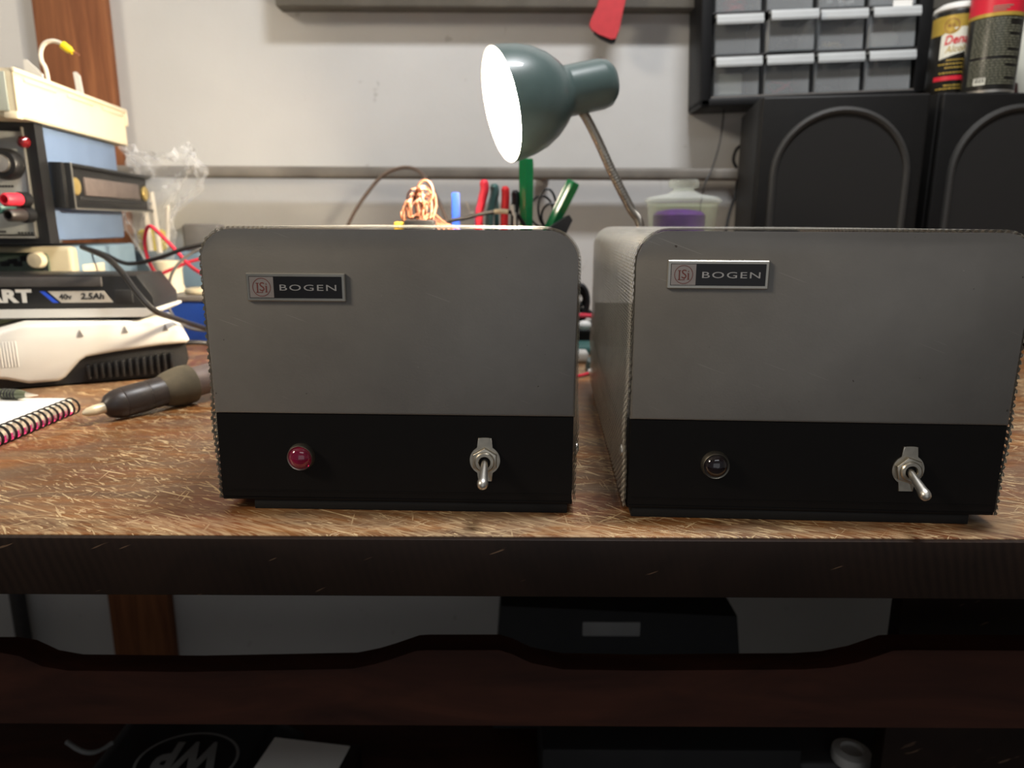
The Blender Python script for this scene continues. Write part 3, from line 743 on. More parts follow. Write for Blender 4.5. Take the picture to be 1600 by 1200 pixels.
# dark iron / handpiece
h0 = on(130, 634, .006); 
zc = .021
A_ = Vector((on(136, 632, .018).x, on(136, 632, .018).y, T+.0135)); B_ = on(340, 588, .021); B_.z = T+.024
hd = thing('soldering_handpiece', 'thick dark handpiece with pale tip and dusty grip lying beside the left amplifier', 'tool', (A_.x, A_.y, T))
ax_ = (B_-A_).normalized(); L0 = Vector(hd.location); pxm = (B_-A_).length
def hl(prof, name, mat, lab=None): return MB().lathe([(r, h) for r, h in prof], A_-L0, ax_, 32).build(name, mat, hd, label=lab)
k_ = pxm/204.0
hl([(.0012, -8*k_), (.0035, -2*k_), (.0045, 8*k_), (.0046, 26*k_)], 'tip', plain('pale_glass_tip', (205, 190, 158), .2, 0, .15, coat=.6), 'pale worn tip')
hl([(.0055, 22*k_), (.0100, 28*k_), (.0128, 40*k_), (.0132, 46*k_), (.0128, 47*k_), (.0134, 49*k_), (.0136, 84*k_), (.0130, 85*k_), (.0134, 87*k_), (.0136, 116*k_)], 'barrel', 'bakel', 'dark ribbed barrel')
hl([(.0138, 108*k_), (.0158, 116*k_), (.0176, 130*k_), (.0186, 144*k_), (.0182, 155*k_), (.0145, 159*k_)], 'grip', 'leather', 'dusty rubber grip')
hl([(.0142, 156*k_), (.0142, 215*k_), (.0120, 235*k_), (.006, 245*k_)], 'rear_sleeve', plain('grey_brown_sleeve', (112, 98, 92), .45, .2, .1), 'grey brown rear sleeve')
lo_ = min(v.co.z for c_ in hd.children for v in c_.data.vertices)
for c_ in hd.children: c_.location.z = -lo_+.0002

# ================================================================== BEHIND THE LEFT STACK
# royal blue case on the bench
q0 = at(236, 462, 1.0); zt = at(290, 462, 1.0).z
cs = thing('blue_case', 'royal blue plastic case on the bench behind the left amplifier', 'case', (q0.x-.02, 1.0, T))
MB().box(0, .40, 0, .15, 0, zt-T-.008, .005, 3).build('case_body', 'royal', cs)
MB().box(-.002, .402, -.002, .152, zt-T-.008, zt-T-.0005, .002).build('case_lid', 'grey', cs, label='dark grey lid')
MB().box(.15, .20, -.005, .002, .02, .035, .002).build('latch', 'royal', cs)
# pale blue box behind, standing on the case level
qa, qb = at(178, 392, 1.185), at(345, 392, 1.185); 
tag(MB().box(qa.x, qb.x, 1.185, 1.247, T+.0003, qa.z, .006, 3).build('metal_box', 'paleblue'), 'pale blue grey metal box behind the red wire loop against the wall', 'box')
# white cup on the blue case
cu = at(268, 452, 1.055)
cup = thing('spool', 'cream plastic spool standing on the blue case beside the red wires', 'spool', (at(266, 452, 1.05).x, 1.05, zt))
MB().lathe([(.022, 0), (.0215, .002), (.0185, .012), (.0185, .033), (.0225, .042), (.0225, .045), (.010, .045), (.010, .010)], (0, 0, 0), (0, 0, 1), 28).build('spool_body', 'cream', cup)
q = at(312, 456, 1.03)
tag(MB().lathe([(.018, 0), (.020, .003), (.019, .007), (.010, .009), (.0001, .0095)], (q.x, 1.03, zt), (0, 0, 1), 28).build('beige_disc', 'beige'), 'round beige disc on the blue case near the left amplifier', 'disc')  # a loose round lid, modelled as a flat disc
# yellow and pale bits on top of the pale box
q = at(213, 372, 1.17)
tag(MB().lathe([(.018, 0), (.022, .006), (.022, .030), (.016, .034), (.0001, .035)], (q.x+.004, 1.215, qa.z), (0, 0, 1), 24).build('yellow_cap', 'yellow'), 'yellow plastic cap on the pale blue box beside the clear bag', 'cap')
q = at(292, 360, 1.17)
tag(MB().box(q.x-.022, q.x+.038, 1.20, 1.235, qa.z+.0002, at(292, 350, 1.17).z, .005, 3).build('small_adapter', 'grey'), 'small grey block on the pale blue box behind the clear bag', 'adapter')
# crumpled clear bag
bagpx = [(246, 440, .012), (232, 385, .028), (224, 340, .038), (248, 300, .050), (250, 268, .052), (244, 245, .048), (232, 232, .050)]
mb = MB(); n = 44; rings = []
NR = 22
for j in range(NR+1):
    t = j/NR*(len(bagpx)-1); i = min(int(t), len(bagpx)-2); f = t-i
    px = bagpx[i][0]*(1-f)+bagpx[i+1][0]*f; py = bagpx[i][1]*(1-f)+bagpx[i+1][1]*f; rr = bagpx[i][2]*(1-f)+bagpx[i+1][2]*f
    cc = at(px+10, py, 1.155); ring = []
    for k in range(n):
        a = 2*PI*k/n
        cr = 1+.16*math.sin(3*a+j*.55)+.10*math.sin(7*a-j*.8)+.06*math.sin(13*a+j*1.7)+random.uniform(-.05, .05)
        ring.append(mb.b.verts.new(cc+Vector((math.cos(a)*rr*cr, math.sin(a)*rr*cr*.55, random.uniform(-.004, .004)+.010*math.sin(2*a+1)*(j/NR)))))
    rings.append(ring)
for a, c in zip(rings, rings[1:]):
    for k in range(n): mb.b.faces.new((a[k], a[(k+1) % n], c[(k+1) % n], c[k]))
mb.b.faces.new(rings[0][::-1])
tag(mb.build('plastic_bag', 'bagf', smooth=25), 'crumpled clear plastic bag standing behind the power supply', 'bag')
# sticks in the bag
for i, (a, c) in enumerate((((222, 300), (236, 392)), ((236, 300), (250, 395)), ((262, 320), (262, 385)))):
    p0, p1 = at(*a, 1.15), at(*c, 1.15)
    tag(MB().tube([p0, (p0+p1)/2, p1], .0042 if i < 2 else .003, 8, 3).build('cotton_swab', 'wirew'), ['leftmost pale stick inside the clear bag', 'thick bright middle stick inside the clear bag', 'thin rightmost stick inside the clear bag'][i], 'stick', 'pale sticks in the clear bag')

# ---- loose wires at the left
def wire(name, pts, r, mat, label, cat='wire', group=None, sub=8):
    P = [at(*p) for p in pts]
    return tag(MB().tube(P, r, 8, sub).build(name, mat), label, cat, group)
wire('test_lead', [(236, 455, .97), (245, 435, .97), (231, 405, .965), (226, 375, .96), (232, 354, .955), (246, 362, .95), (275, 392, .95), (300, 418, .94), (340, 440, .92), (380, 455, .90)], .0024, 'pinkw', 'red test lead looping up high then down behind the left amplifier')
wire('test_lead', [(232, 448, .98), (245, 432, .98), (275, 418, .98), (300, 408, .98), (340, 400, .98), (380, 400, .98)], .0022, 'pinkw', 'red test lead running level from the spool to the left amplifier', 'wire')
wire('banana_plug', [(238, 448, .96), (250, 458, .95)], .005, 'pinkw', 'short red plug lying on the blue case', 'plug')
wire('power_lead', [(130, 385, .93), (165, 398, .93), (200, 412, .93), (245, 404, .93), (290, 388, .93), (340, 378, .92), (400, 372, .9)], .0026, 'wirek', 'upper black lead sweeping from the power supply to behind the left amplifier', 'cable')
wire('power_lead', [(128, 386, .845), (165, 402, .80), (190, 425, .735), (215, 458, .715), (240, 484, .715), (268, 496, .76), (330, 516, .88), (380, 530, .90)], .0030, 'wirek', 'thicker black lead falling across the battery pack', 'cable')
wire('thin_lead', [(340, 386, .90), (300, 395, .90), (270, 425, .89), (262, 470, .89), (275, 500, .885), (300, 514, .88), (340, 518, .88)], .0018, 'wireg', 'thin grey lead curving down in front of the blue case', 'cable')

# ================================================================== TOOL CADDY BEHIND THE LEFT AMPLIFIER
TY = .90
xl_, xr_ = at(690, 340, TY).x, at(880, 340, TY).x
zr = at(800, 362, TY).z
cad = thing('tool_caddy', 'black slotted tool caddy behind the left amplifier holding screwdrivers and pliers', 'tool holder', ((xl_+xr_)/2, TY, T))
wv = (xr_-xl_)/2; hc = zr-T
mb = MB(); mb.box(-wv, wv, -.035, .045, 0, .004, 0); mb.box(-wv, wv, -.035, -.032, 0, hc); mb.box(-wv, wv, .042, .045, 0, hc); mb.box(-wv, -wv+.003, -.035, .045, 0, hc)
mb.box(wv-.003, wv, -.035, .045, 0, hc); mb.box(-wv, wv, .004, .006, 0, hc-.02)
mb.build('caddy_body', 'blackm', cad)
mb = MB(); mb.prism([(wv-.006, hc-.02), (wv+.010, hc+.014), (wv+.006, hc+.020), (wv-.02, hc+.004)], (0, -.02, 0), (1, 0, 0), (0, 0, 1), (0, 1, 0), .05); mb.build('side_flap', 'blackm', cad)
FZ = T+.0045
def down(p, z=FZ, lean=(0, 0)): return Vector((p.x+lean[0], p.y+lean[1], z))
def screwdriver(pt, pb, r, label, Y):
    a, c = at(*pt, Y), at(*pb, Y); t = thing('screwdriver', label, 'screwdriver', down(c), 0, 'green handled screwdrivers in the caddy'); L = Vector(t.location)
    u = (a-c).normalized(); hl_ = (a-c).length+.02; s0 = a-u*hl_
    mb = MB(); x, y = frame(u); rings = []
    for h, k in ((0, .55), (.008, .9), (hl_*.5, 1), (hl_-.006, 1.04), (hl_-.001, .98), (hl_, .85)):
        rings.append([mb.b.verts.new(s0-L+u*h+(x*math.cos(2*PI*i/24)+y*math.sin(2*PI*i/24))*r*k*(1+.09*math.cos(6*2*PI*i/24))) for i in range(24)])
    for p_, q_ in zip(rings, rings[1:]):
        for i in range(24): mb.b.faces.new((p_[i], p_[(i+1) % 24], q_[(i+1) % 24], q_[i]))
    mb.b.faces.new(rings[0][::-1]); mb.b.faces.new(rings[-1])
    mb.build('handle', 'green', t, label='fluted clear green handle')
    k = (s0.z-FZ)/u.z; e = s0-u*k
    t.location = e; dd = L-e
    for c_ in t.children: c_.location = Vector(c_.location)+dd
    MB().cyl(Vector((0, 0, 0)), s0-e+u*.01, .0028, 12).build('shaft', 'steel', t)
screwdriver((822, 248), (822, 352), .0088, 'upright green handled screwdriver behind the left amplifier, under the lamp shade', .905)
screwdriver((896, 284), (862, 352), .0085, 'leaning green handled screwdriver at the right end of the caddy', .92)
def pliers(pts, r, mat, label, Y, second=None, flat=.55):
    t = thing('pliers', label, 'pliers', (at(*pts[-1], Y).x, Y, FZ)); L = Vector(t.location)
    P = [at(*p, Y)-L for p in pts]; P.append(Vector((P[-1].x, 0, .045)))
    n_ = lambda s: r*(.55+.45*min(1, s*9))*(1-.12*s)
    MB().tube(P, n_, 12, 8, flat=flat).build('handle_grip', mat, t)
    P2 = [p+Vector((.012, .012, -.004)) for p in P]
    MB().tube(P2, n_, 12, 8, flat=flat).build('handle_grip', second or mat, t)
    MB().tube([(P[-1].x, 0, .05), (P[-1].x+.006, .006, .03), (P[-1].x+.006, .006, .0)], lambda s: .008*(1-.6*s), 10, 4).build('jaws', 'steel', t)
pliers([(755, 281), (757, 295), (752, 318), (748, 352)], .0100, 'redg', 'pair of pliers with a salmon red grip standing in the middle of the caddy', .89, 'teal')
pliers([(789, 291), (790, 305), (789, 325), (788, 352)], .0092, 'redp', 'pliers with dark red and black grips between salmon pliers and upright screwdriver', .895, 'blacks')
# blue marker
a = at(712, 301, .90); t = thing('marker_pen', 'flat blue marker standing at the left end of the caddy', 'marker', (a.x, .90, FZ))
MB().box(-.0048, .0048, -.0035, .0035, .05, a.z-FZ, .0008).build('cap', 'blueh', t, label='blue cap'); MB().box(-.004, .004, -.003, .003, 0, .052, .0008).build('barrel', 'white', t)
# small teal tool and thin grey probe
a, c = at(772, 300, .915), at(776, 352, .915)
tag(MB().tube([a, (a+c)/2, c, down(c)], lambda s: .0045 if s < .5 else .003, 10, 4).build('tweezers', 'teal'), 'small teal handled tool between the two pliers', 'hand tool')
a, c = at(728, 315, .93), at(742, 352, .93)
tag(MB().tube([a, (a+c)/2, c, down(c)], .0012, 8, 4).build('pick', 'steel'), 'thin steel pick leaning beside the blue marker', 'hand tool')
# metal rod with ball end in front, its highlight painted as plain white
a, c = at(801, 320, .85), at(805, 352, .85)
t = thing('nut_driver', 'chrome rod with highlight painted white standing in front of the dark red pliers', 'hand tool', (c.x, .85, T))
L = Vector(t.location)
MB().tube([a-L, (a+c)/2-L, c-L, Vector((0, 0, 0))], lambda s: .0026 if s < .25 else .0018, 12, 4).build('rod', 'white', t)
MB().lathe([(.012, 0), (.012, .012), (.003, .016)], (0, 0, 0), (0, 0, 1), 16).build('foot', 'steel', t)
# black cable draped over the tools with white tie
wire('patch_cable', [(650, 380, .862), (690, 350, .862), (730, 340, .860), (765, 332, .86), (800, 332, .862), (815, 345, .865), (830, 375, .87)], .0022, 'wirek', 'black cable arching low in front of the caddy', 'cable')
P = [at(772, 331, .860), at(784, 330, .860), at(794, 331, .860)]
tag(MB().tube(P, .0030, 10, 4).build('cable_tie', 'cream'), 'cream sleeve around the black cable in front of the caddy', 'cable sleeve')
# black wire loops at the right of the caddy
mb = MB()
for cx, cy, rx, ry, yy in ((855, 325, 14, 30, .935), (846, 330, 18, 24, .94), (862, 338, 16, 20, .93)):
    mb.tube([at(cx+rx*math.cos(a), cy+ry*math.sin(a), yy) for a in [2*PI*k/10 for k in range(10)]], .0016, 6, 3, closed=True)
tag(mb.build('cable_coil', 'wirek'), 'coil of thin black cable between the two green screwdrivers', 'cable')
# brown cable arc and its plug
wire('probe_cable', [(535, 372, 1.13), (552, 335, 1.13), (575, 300, 1.13), (600, 273, 1.13), (630, 262, 1.12), (655, 268, 1.10), (675, 295, 1.06), (690, 325, 1.0), (702, 355, .96), (705, 380, .95)], .0028, 'wireb', 'brown cable arching against the wall above the left amplifier', 'cable')
# copper wire bundle
t = thing('wire_bundle', 'tangled bundle of copper orange wire behind the left amplifier', 'wire', (at(660, 352, .84).x, .84, T)); L = Vector(t.location)
mb = MB(); rnd = random.Random(3)
for i in range(16):
    cx, cy = 655+rnd.uniform(-9, 12), 325+rnd.uniform(-8, 14); rx, ry = rnd.uniform(7, 17), rnd.uniform(18, 32); ph = rnd.uniform(0, 6)
    mb.tube([at(cx+rx*math.cos(a)+4*math.sin(2*a+ph), cy+ry*math.sin(a)+3*math.cos(3*a), .84+.012*math.sin(a*2+ph))-L for a in [2*PI*k/12 for k in range(12)]], .0010, 5, 3, closed=True)
for i in range(6):
    x = 640+i*8; mb.tube([at(x, 335, .84)-L, at(x+18, 345+i, .84)-L, at(x+36, 354+i, .83)-L, at(x+40, 385, .83)-L], .0010, 5, 4)
mb.tube([at(664+12*math.cos(a), 300+18*math.sin(a), .835)-L for a in [2*PI*k/12 for k in range(12)]], .0016, 6, 3, closed=True)
mb.build('copper_strands', 'copper', t)
q1, q2 = at(632, 343, .82), at(680, 358, .82)
mb = MB().box(q1.x-L.x, q2.x-L.x, -.03, -.005, 0, q1.z-T, .003); mb.build('connector_block', 'blacks', t)
q1, q2 = at(616, 347, .82), at(632, 347, .82)
mb = MB().box(q1.x-L.x, q2.x-L.x, -.026, -.01, q1.z-T-.03, q1.z-T, .002); mb.build('yellow_end', plain('amber_plastic', (224, 176, 56), .4, 0, .04), t)

# red handle hanging from the batten
q = at(950, 52, WY-.06); t = thing('hanging_shears', 'dull red tool handle hanging from the wall batten above the lamp', 'hand tool', (q.x, WY-.062, q.z))
L = Vector(t.location); Yh = WY-.062
out = [(921, 38), (924, 28), (934, 8), (944, -20), (950, -60), (985, -60), (980, -10), (974, 15), (968, 45), (962, 60), (955, 61), (935, 53), (925, 46)]
P = [at(x, y, Yh)-L for x, y in out]
MB().prism([(v.x, v.z) for v in P], (0, 0, 0), (1, 0, 0), (0, 0, 1), (0, 1, 0), .012, .003).build('grip', 'redk', t, label='dull red flared grip')
MB().prism([((v.x-P[8].x)*.86+P[8].x-.001, (v.z)*1.0-.0045) for v in P[6:]+P[:4]], (0, .003, 0), (1, 0, 0), (0, 0, 1), (0, 1, 0), .01, .0).build('grip_shadow', 'blackm', t)  # dark lowered copy of the grip, standing in for the shadow beneath
ph = at(968, -40, Yh)-L
MB().cyl((ph.x, .005, ph.z), (ph.x, .0615, ph.z), .0035, 12).build('hook', 'steel', t)

# ================================================================== JAR, GAP CLUTTER
JY = .97
jc = at(1065, 352, JY)
jar = thing('glass_jar', 'clear glass jar with flanged lid and purple filling behind the right amplifier', 'jar', (jc.x, JY, T))
def zj(py): return at(1065, py, JY).z-T
def rj(px): return abs(at(px, 320, JY).x-jc.x)
zr_ = zj(318); 
MB().lathe([(.026, .0), (.030, .002), (.036, zr_*.5), (.046, zr_-.002), (.047, zr_), (.044, zr_-.002), (.034, zr_*.5), (.027, .006), (.0001, .005)], (0, 0, 0), (0, 0, 1), 40).build('jar_body', 'glass', jar, label='tapered clear glass body')
ld = MB().lathe([(.045, zr_+.0005), (rj(1126)*1.0, zr_+.002), (rj(1126)*.98, zr_+.005), (.044, zr_+.008), (.022, zr_+.012), (.013, zj(297)), (.013, zj(295)), (.019, zj(293)), (.0195, zj(287)), (.018, zj(281)), (.0001, zj(280))], (0, 0, 0), (0, 0, 1), 40).build('lid', 'glass', jar, label='glass lid with round knob')
tag(MB().lathe([(.025, .0065), (.0325, zj(340)*.55), (.0335, zj(336)), (.028, zj(330)), (.010, zj(327)), (.0001, zj(328))], (jc.x-.004, JY, T), (0, 0, 1), 28).build('potpourri', 'purple'), 'purple filling inside the glass jar', 'filling')
# clutter seen between the amplifiers
q = at(912, 460, 1.0)
t = thing('cable_reel', 'black coiled cable hanging in the gap between the amplifiers', 'cable', (at(909, 520, 1.02).x, 1.02, T)); L = Vector(t.location)
mb = MB(); 
for i, (cy, ry, rx) in enumerate(((470, 24, 12), (478, 22, 10), (462, 14, 9), (500, 16, 22))):
    mb.tube([at(906+rx*math.cos(a), cy+ry*math.sin(a), 1.02+i*.004)-L for a in [2*PI*k/10 for k in range(10)]], .004, 8, 3, closed=True)
mb.build('coil', 'wirek', t)
tag(MB().box(at(880, 520, 1.0).x, at(965, 520, 1.0).x, 1.0, 1.1, T+.0002, at(915, 515, 1.0).z, .004).build('small_box', 'blackm'), 'low black box lying in the gap between the amplifiers', 'box')
tag(MB().box(at(885, 545, .95).x, at(975, 545, .95).x, .93, .985, T+.0002, at(915, 538, .95).z, .004).build('teal_box', 'teal'), 'low teal box in front of the black box between the amplifiers', 'box')
q = at(905, 557, .88); q2 = at(922, 557, .88)
tag(MB().box(q.x-.02, q2.x-.002, .875, .90, T+.0002, T+.014, .004, 3).build('adapter_plug', 'white'), 'white plug on the bench between the amplifiers', 'plug')
q = on(922, 584, .004)
wire_pts = [on(860, 600, .003), on(890, 588, .003), on(905, 587, .003), on(920, 583, .003)]
t = thing('red_lead', 'red lead with white tip lying on the bench between the amplifiers', 'wire', wire_pts[-1]-Vector((0, 0, .003))); L = Vector(t.location)
MB().tube([p-L for p in wire_pts], .0018, 8, 4).build('insulation', 'pinkw', t); MB().ball(wire_pts[-1]-L+Vector((.004, 0, .0015)), .0042, 1.4, 1, 1).build('tip', 'white', t, label='white tip')
tag(MB().tube([at(890, 500, .99), at(905, 493, .99), at(925, 494, .99), at(960, 500, .99)], .003, 8, 4).build('red_cable', 'pinkw'), 'red cable crossing the top of the low black box between the amplifiers', 'cable')
tag(MB().ball(at(913, 508, .985), .008, 1.3, .8, .8).build('white_knob', 'white'), 'round white knob in the clutter between the amplifiers', 'bead')  # a loose white knob, modelled as a plain ball

# ================================================================== SPEAKERS
def speaker(px_l, w, Y, rz, H, label, depth=.2, open_right=False):
    q = at(px_l, 150, Y)
    t = thing('bookshelf_speaker', label, 'speaker', (q.x, Y, T), rz, 'black bookshelf speakers')
    MB().box(0, w, .012, depth, 0, H, .002).build('cabinet', 'spk', t)
    g = MB().box(.001, w-.001, 0, .011, .001, H-.001, .0035, 3).build('grille_frame', 'spk', t)
    # raised arch around the cloth
    xa_, xb_ = w*.105, w*.90; r = (xb_-xa_)/2; cx = (xa_+xb_)/2; zc_ = H-.020-r
    pts = [(xa_, .03)] + [(cx+math.cos(PI-PI*k/28)*r, zc_+math.sin(PI-PI*k/28)*r) for k in range(29)] + [(xb_, .03)]
    MB().tube([(x, -.0005, z) for x, z in pts], .0050, 8, 1).build('arch_moulding', 'arch', g)
    MB().prism(pts, (0, .0005, 0), (1, 0, 0), (0, 0, 1), (0, -1, 0), .0025, 0).build('grille_cloth', 'cloth', g)
    return t
SH1 = at(1310, 147, .985).z-T
sp1 = speaker(1190, .207, 1.0, -.17, SH1, 'black bookshelf speaker under the drawer cabinet', .19)
SH2 = at(1550, 143, 1.0).z-T
sp2 = speaker(1473, .215, 1.0, -.02, SH2, 'black bookshelf speaker at the right edge of the photo, under the two cans', .19)

# ================================================================== DRAWER CABINET
CY = 1.170; TILT = .043
q = at(1112, 152, CY)
cabt = thing('drawer_cabinet', 'black small parts cabinet of clear drawers hung crooked on the wall above the speakers', 'cabinet', q)
cabt.rotation_euler = (0, -TILT, 0)
CW = .0768; RH = .0592; NC, NRW = 4, 4
fw_ = CW*NC; fh = RH*NRW
mb = MB()
mb.box(-.018, 0, 0, .078, -.014, fh+.02, .004); mb.box(fw_, fw_+.022, 0, .078, -.014, fh+.02, .004)
mb.box(-.018, fw_+.022, 0, .078, -.014, 0, .004); mb.box(-.018, fw_+.022, 0, .078, fh, fh+.02, .004)
mb.box(-.01, fw_+.01, .074, .078, -.01, fh+.01)
mb.build('housing', 'cab', cabt, label='black plastic housing')
mb = MB()
for i in range(1, NC): mb.box(i*CW-.0022, i*CW+.0022, .006, .074, 0, fh)
mb.build('dividers', 'cab', cabt)
for j in range(NRW):
    MB().box(-.0005, fw_+.0005, .001, .074, j*RH-.0008, j*RH+.0010, 0).build('shelf_edge', 'dgrey' if j else 'grey', cabt)
def drawer(i, j):
    x0, x1 = i*CW+.0045, (i+1)*CW-.0045; z0, z1 = j*RH+.0018, (j+1)*RH-.005
    yo = {(1, 1): -.012, (3, 1): -.005, (2, 1): -.003}.get((i, j), 0)
    m_ = MB(); t_ = .0012
    m_.box(x0, x1, yo+.004, yo+.004+t_, z0, z1-.004); m_.box(x0, x1, yo+.004, yo+.070, z0, z0+t_)
    m_.box(x0, x0+t_, yo+.004, yo+.070, z0, z1-.008); m_.box(x1-t_, x1, yo+.004, yo+.070, z0, z1-.008)
    d_ = m_.build('drawer', 'frost', cabt)
    m_ = MB(); w_ = x1-x0
    m_.prism([(0, 0), (.005, -.009), (.005, -.002), (.0, .003), (-.006, .002), (-.0065, -.009), (-.005, -.010), (-.0035, -.001)][:0] or [(.004, .001), (-.007, .001), (-.009, -.010), (-.0075, -.0102), (-.006, -.0015), (.004, -.0015)], (x0-.001, yo, z1), (0, 1, 0), (0, 0, 1), (1, 0, 0), w_+.002, 0)
    m_.box(x0-.001, x1+.001, yo-.0085, yo-.0065, z1-.013, z1-.001, .0008)
    m_.build('drawer_handle', 'lipm', d_, label='pale translucent pull lip')
for j in range(NRW):
    for i in range(NC): drawer(i, j)
def incab(v): return cabt.matrix_basis @ Vector(v) if False else (Matrix.Rotation(-TILT, 3, 'Y') @ Vector(v)) + Vector(cabt.location)
def contents(i, j, mk, mat, name, label, cat):
    o = mk(MB(), i*CW+CW/2, j*RH+.0035); ob = o.build(name, mat); ob.location = cabt.location; ob.rotation_euler = cabt.rotation_euler; tag(ob, label, cat)
def loops(n, r, wr, seed):
    def f(mb, cx, z):
        rr = random.Random(seed)
        for _ in range(n):
            a0, e = rr.uniform(0, 6), rr.uniform(.6, 1)
            mb.tube([(cx+math.cos(a)*r*e, .03+math.sin(a)*.018+rr.uniform(-.004, .004), z+wr*1.3+r*.9*(.5+.5*math.sin(a+a0))*.9) for a in [2*PI*k/9 for k in range(9)]], wr, 6, 3, closed=True)
        return mb
    return f
def chips(n, s, seed, h=.02):
    def f(mb, cx, z):
        rr = random.Random(seed)
        for _ in range(n):
            x, y, zz = cx+rr.uniform(-.02, .02), .012+rr.uniform(0, .05), z+s+rr.uniform(0, h)
            R = Matrix.Translation((x, y, zz)) @ Matrix.Rotation(rr.uniform(0, 3), 4, 'Z') @ Matrix.Rotation(rr.uniform(-.5, .5), 4, 'Y')
            mb.box(-s, s, -s*.6, s*.6, -s*.5, s*.5, s*.15, 1, R)
        return mb
    return f
contents(0, 2, loops(5, .018, .0022, 1), 'redp', 'wire_coil', 'small coil of red wire in the leftmost drawer of the highest visible row', 'wire')
contents(2, 1, chips(9, .006, 2, .006), 'brass', 'brass_parts', 'brass and orange parts in the third drawer of the second visible row', 'parts')
contents(3, 1, lambda mb, cx, z: mb.box(cx-.026, cx+.018, .010, .06, z, z+.024, .009, 3), 'cwhite', 'white_packet', 'white packet filling the rightmost drawer of the second visible row', 'packet')
contents(0, 0, lambda mb, cx, z: mb.box(cx-.026, cx+.012, .012, .06, z, z+.032, .004, 3), 'cwhite', 'white_carton', 'pale carton in the bottom left drawer', 'carton')
contents(1, 0, loops(3, .020, .0012, 4), 'pinkw', 'wire_coil', 'thin reddish wire coil in the second drawer of the bottom row', 'wire')
contents(2, 2, chips(6, .005, 5, .004), 'white', 'white_clips', 'small white clips in the third drawer of the highest visible row', 'clips')
contents(3, 2, chips(7, .006, 6, .02), 'beige', 'beige_parts', 'beige parts in the rightmost drawer of the highest visible row', 'parts')
contents(1, 1, chips(10, .006, 8, .02), 'dgrey', 'grey_parts', 'dark grey parts in the drawer pulled slightly out', 'parts')
contents(2, 0, chips(9, .005, 9, .01), 'grey', 'grey_parts', 'grey parts in the third drawer of the bottom row', 'parts')
# paper tag above the second-row right drawer
qq = incab((3*CW+.048, -.006, 2*RH-.004)); 
ob = MB().box(-.014, .014, -.0005, .0005, 0, .010).build('paper_tag', 'paper'); ob.location = qq; ob.rotation_euler = cabt.rotation_euler
tag(ob, 'small white paper tag stuck above the rightmost drawer of the second row', 'paper tag')
wire('hanging_wire', [(1130, 150, 1.20), (1130, 185, 1.20), (1124, 225, 1.19), (1112, 265, 1.18), (1100, 292, 1.17), (1092, 340, 1.16), (1090, 380, 1.15)], .0012, 'wirek', 'thin black wire hanging down from the drawer cabinet', 'cable')
wire('speaker_cable', [(1166, 225, 1.225), (1152, 232, 1.22), (1146, 250, 1.22), (1152, 268, 1.22), (1150, 300, 1.21), (1138, 340, 1.20), (1128, 400, 1.18)], .0026, 'wirek', 'black cable curling out behind the speaker under the drawer cabinet', 'cable')

# ================================================================== CANS
cy_ = 1.06
def can_base(pl, pr, Y): a, c = at(pl, 140, Y), at(pr, 140, Y); return (a.x+c.x)/2, (c.x-a.x)/2
ZS = T+SH2+.0004
x, R = can_base(1449, 1521, 1.105); Yc = 1.105
c1_ = thing('solvent_can', 'solvent can with white lid, gold seal and red lettering, beside the drawer cabinet', 'can', (x, Yc, ZS))
Hc = at(1480, 22, Yc).z-ZS
MB().lathe([(R*.96, 0), (R, .003), (R, Hc-.003), (R*.97, Hc)], (0, 0, 0), (0, 0, 1), 48).build('can_body', 'ck', c1_, label='black can body')
MB().lathe([(R*.97, Hc), (R*1.01, Hc+.002), (R*.98, Hc+.006), (R*.75, Hc+.011), (R*.3, Hc+.013), (.0001, Hc+.013)], (0, 0, 0), (0, 0, 1), 40).build('lid', 'white', c1_, label='white domed lid')
fn = wrap(0, 0, R, 0, 0)
def arc(px): return R*math.asin(max(-.98, min(.98, (px-1485)/36.5)))-.50*R
def zc1(py): return at(1480, py, Yc-R).z-ZS
fr = lambda o_: (lambda x, y, d: fn(x, y, d+o_))
mb = MB(); patch(mb, fr(.0001), arc(1450), arc(1520), zc1(50), zc1(20), 20); lab_ = mb.build('gold_band', 'gold', c1_, label='gold green label band')
mb = MB()
def topw(px): return 52-(px-1464)*.9 if px < 1478 else 41-(px-1478)*.06
cols = [(arc(px), zc1(90-(px-1464)*.32), zc1(topw(px))) for px in range(1464, 1512, 3)]
vv = [(mb.b.verts.new(fr(.0004)(a, lo_z, 0)), mb.b.verts.new(fr(.0004)(a, hi_z, 0))) for a, lo_z, hi_z in cols]
for p_, q_ in zip(vv, vv[1:]): mb.b.faces.new((p_[0], q_[0], q_[1], p_[1]))
mb.build('white_panel', 'cwhite', c1_)
mb = MB()
def ringf(mb, cx, cz, r0, r1, o_, n=26):
    for i in range(n):
        a, c = 2*PI*i/n, 2*PI*(i+1)/n
        mb.b.faces.new([mb.b.verts.new(fr(o_)(cx+math.cos(k)*rr, cz+math.sin(k)*rr, 0)) for k, rr in ((a, r0), (c, r0), (c, max(r1, 1e-5)), (a, max(r1, 1e-5)))])
ringf(mb, arc(1476), zc1(37), .0112, 0, .0006); mb.build('gold_seal', 'gold', c1_, label='round gold seal')
mb = MB(); ringf(mb, arc(1476), zc1(37), .0092, .0084, .0008); mb.text('KS', lambda x, y, d: fr(.0008)(arc(1476)-.0042+x, zc1(37)-.002+y, d), .006, 0, 0, 0, 1, .0084); mb.build('seal_print', 'brownred', c1_)
MB().text('Denatured', lambda x, y, d: fr(.0008)(arc(1469)+x, zc1(67)+y+x*.06, d), .0165, .0004, .2, 0, 1, .060).build('red_lettering', 'cred', c1_, label='red lettering beginning Den')
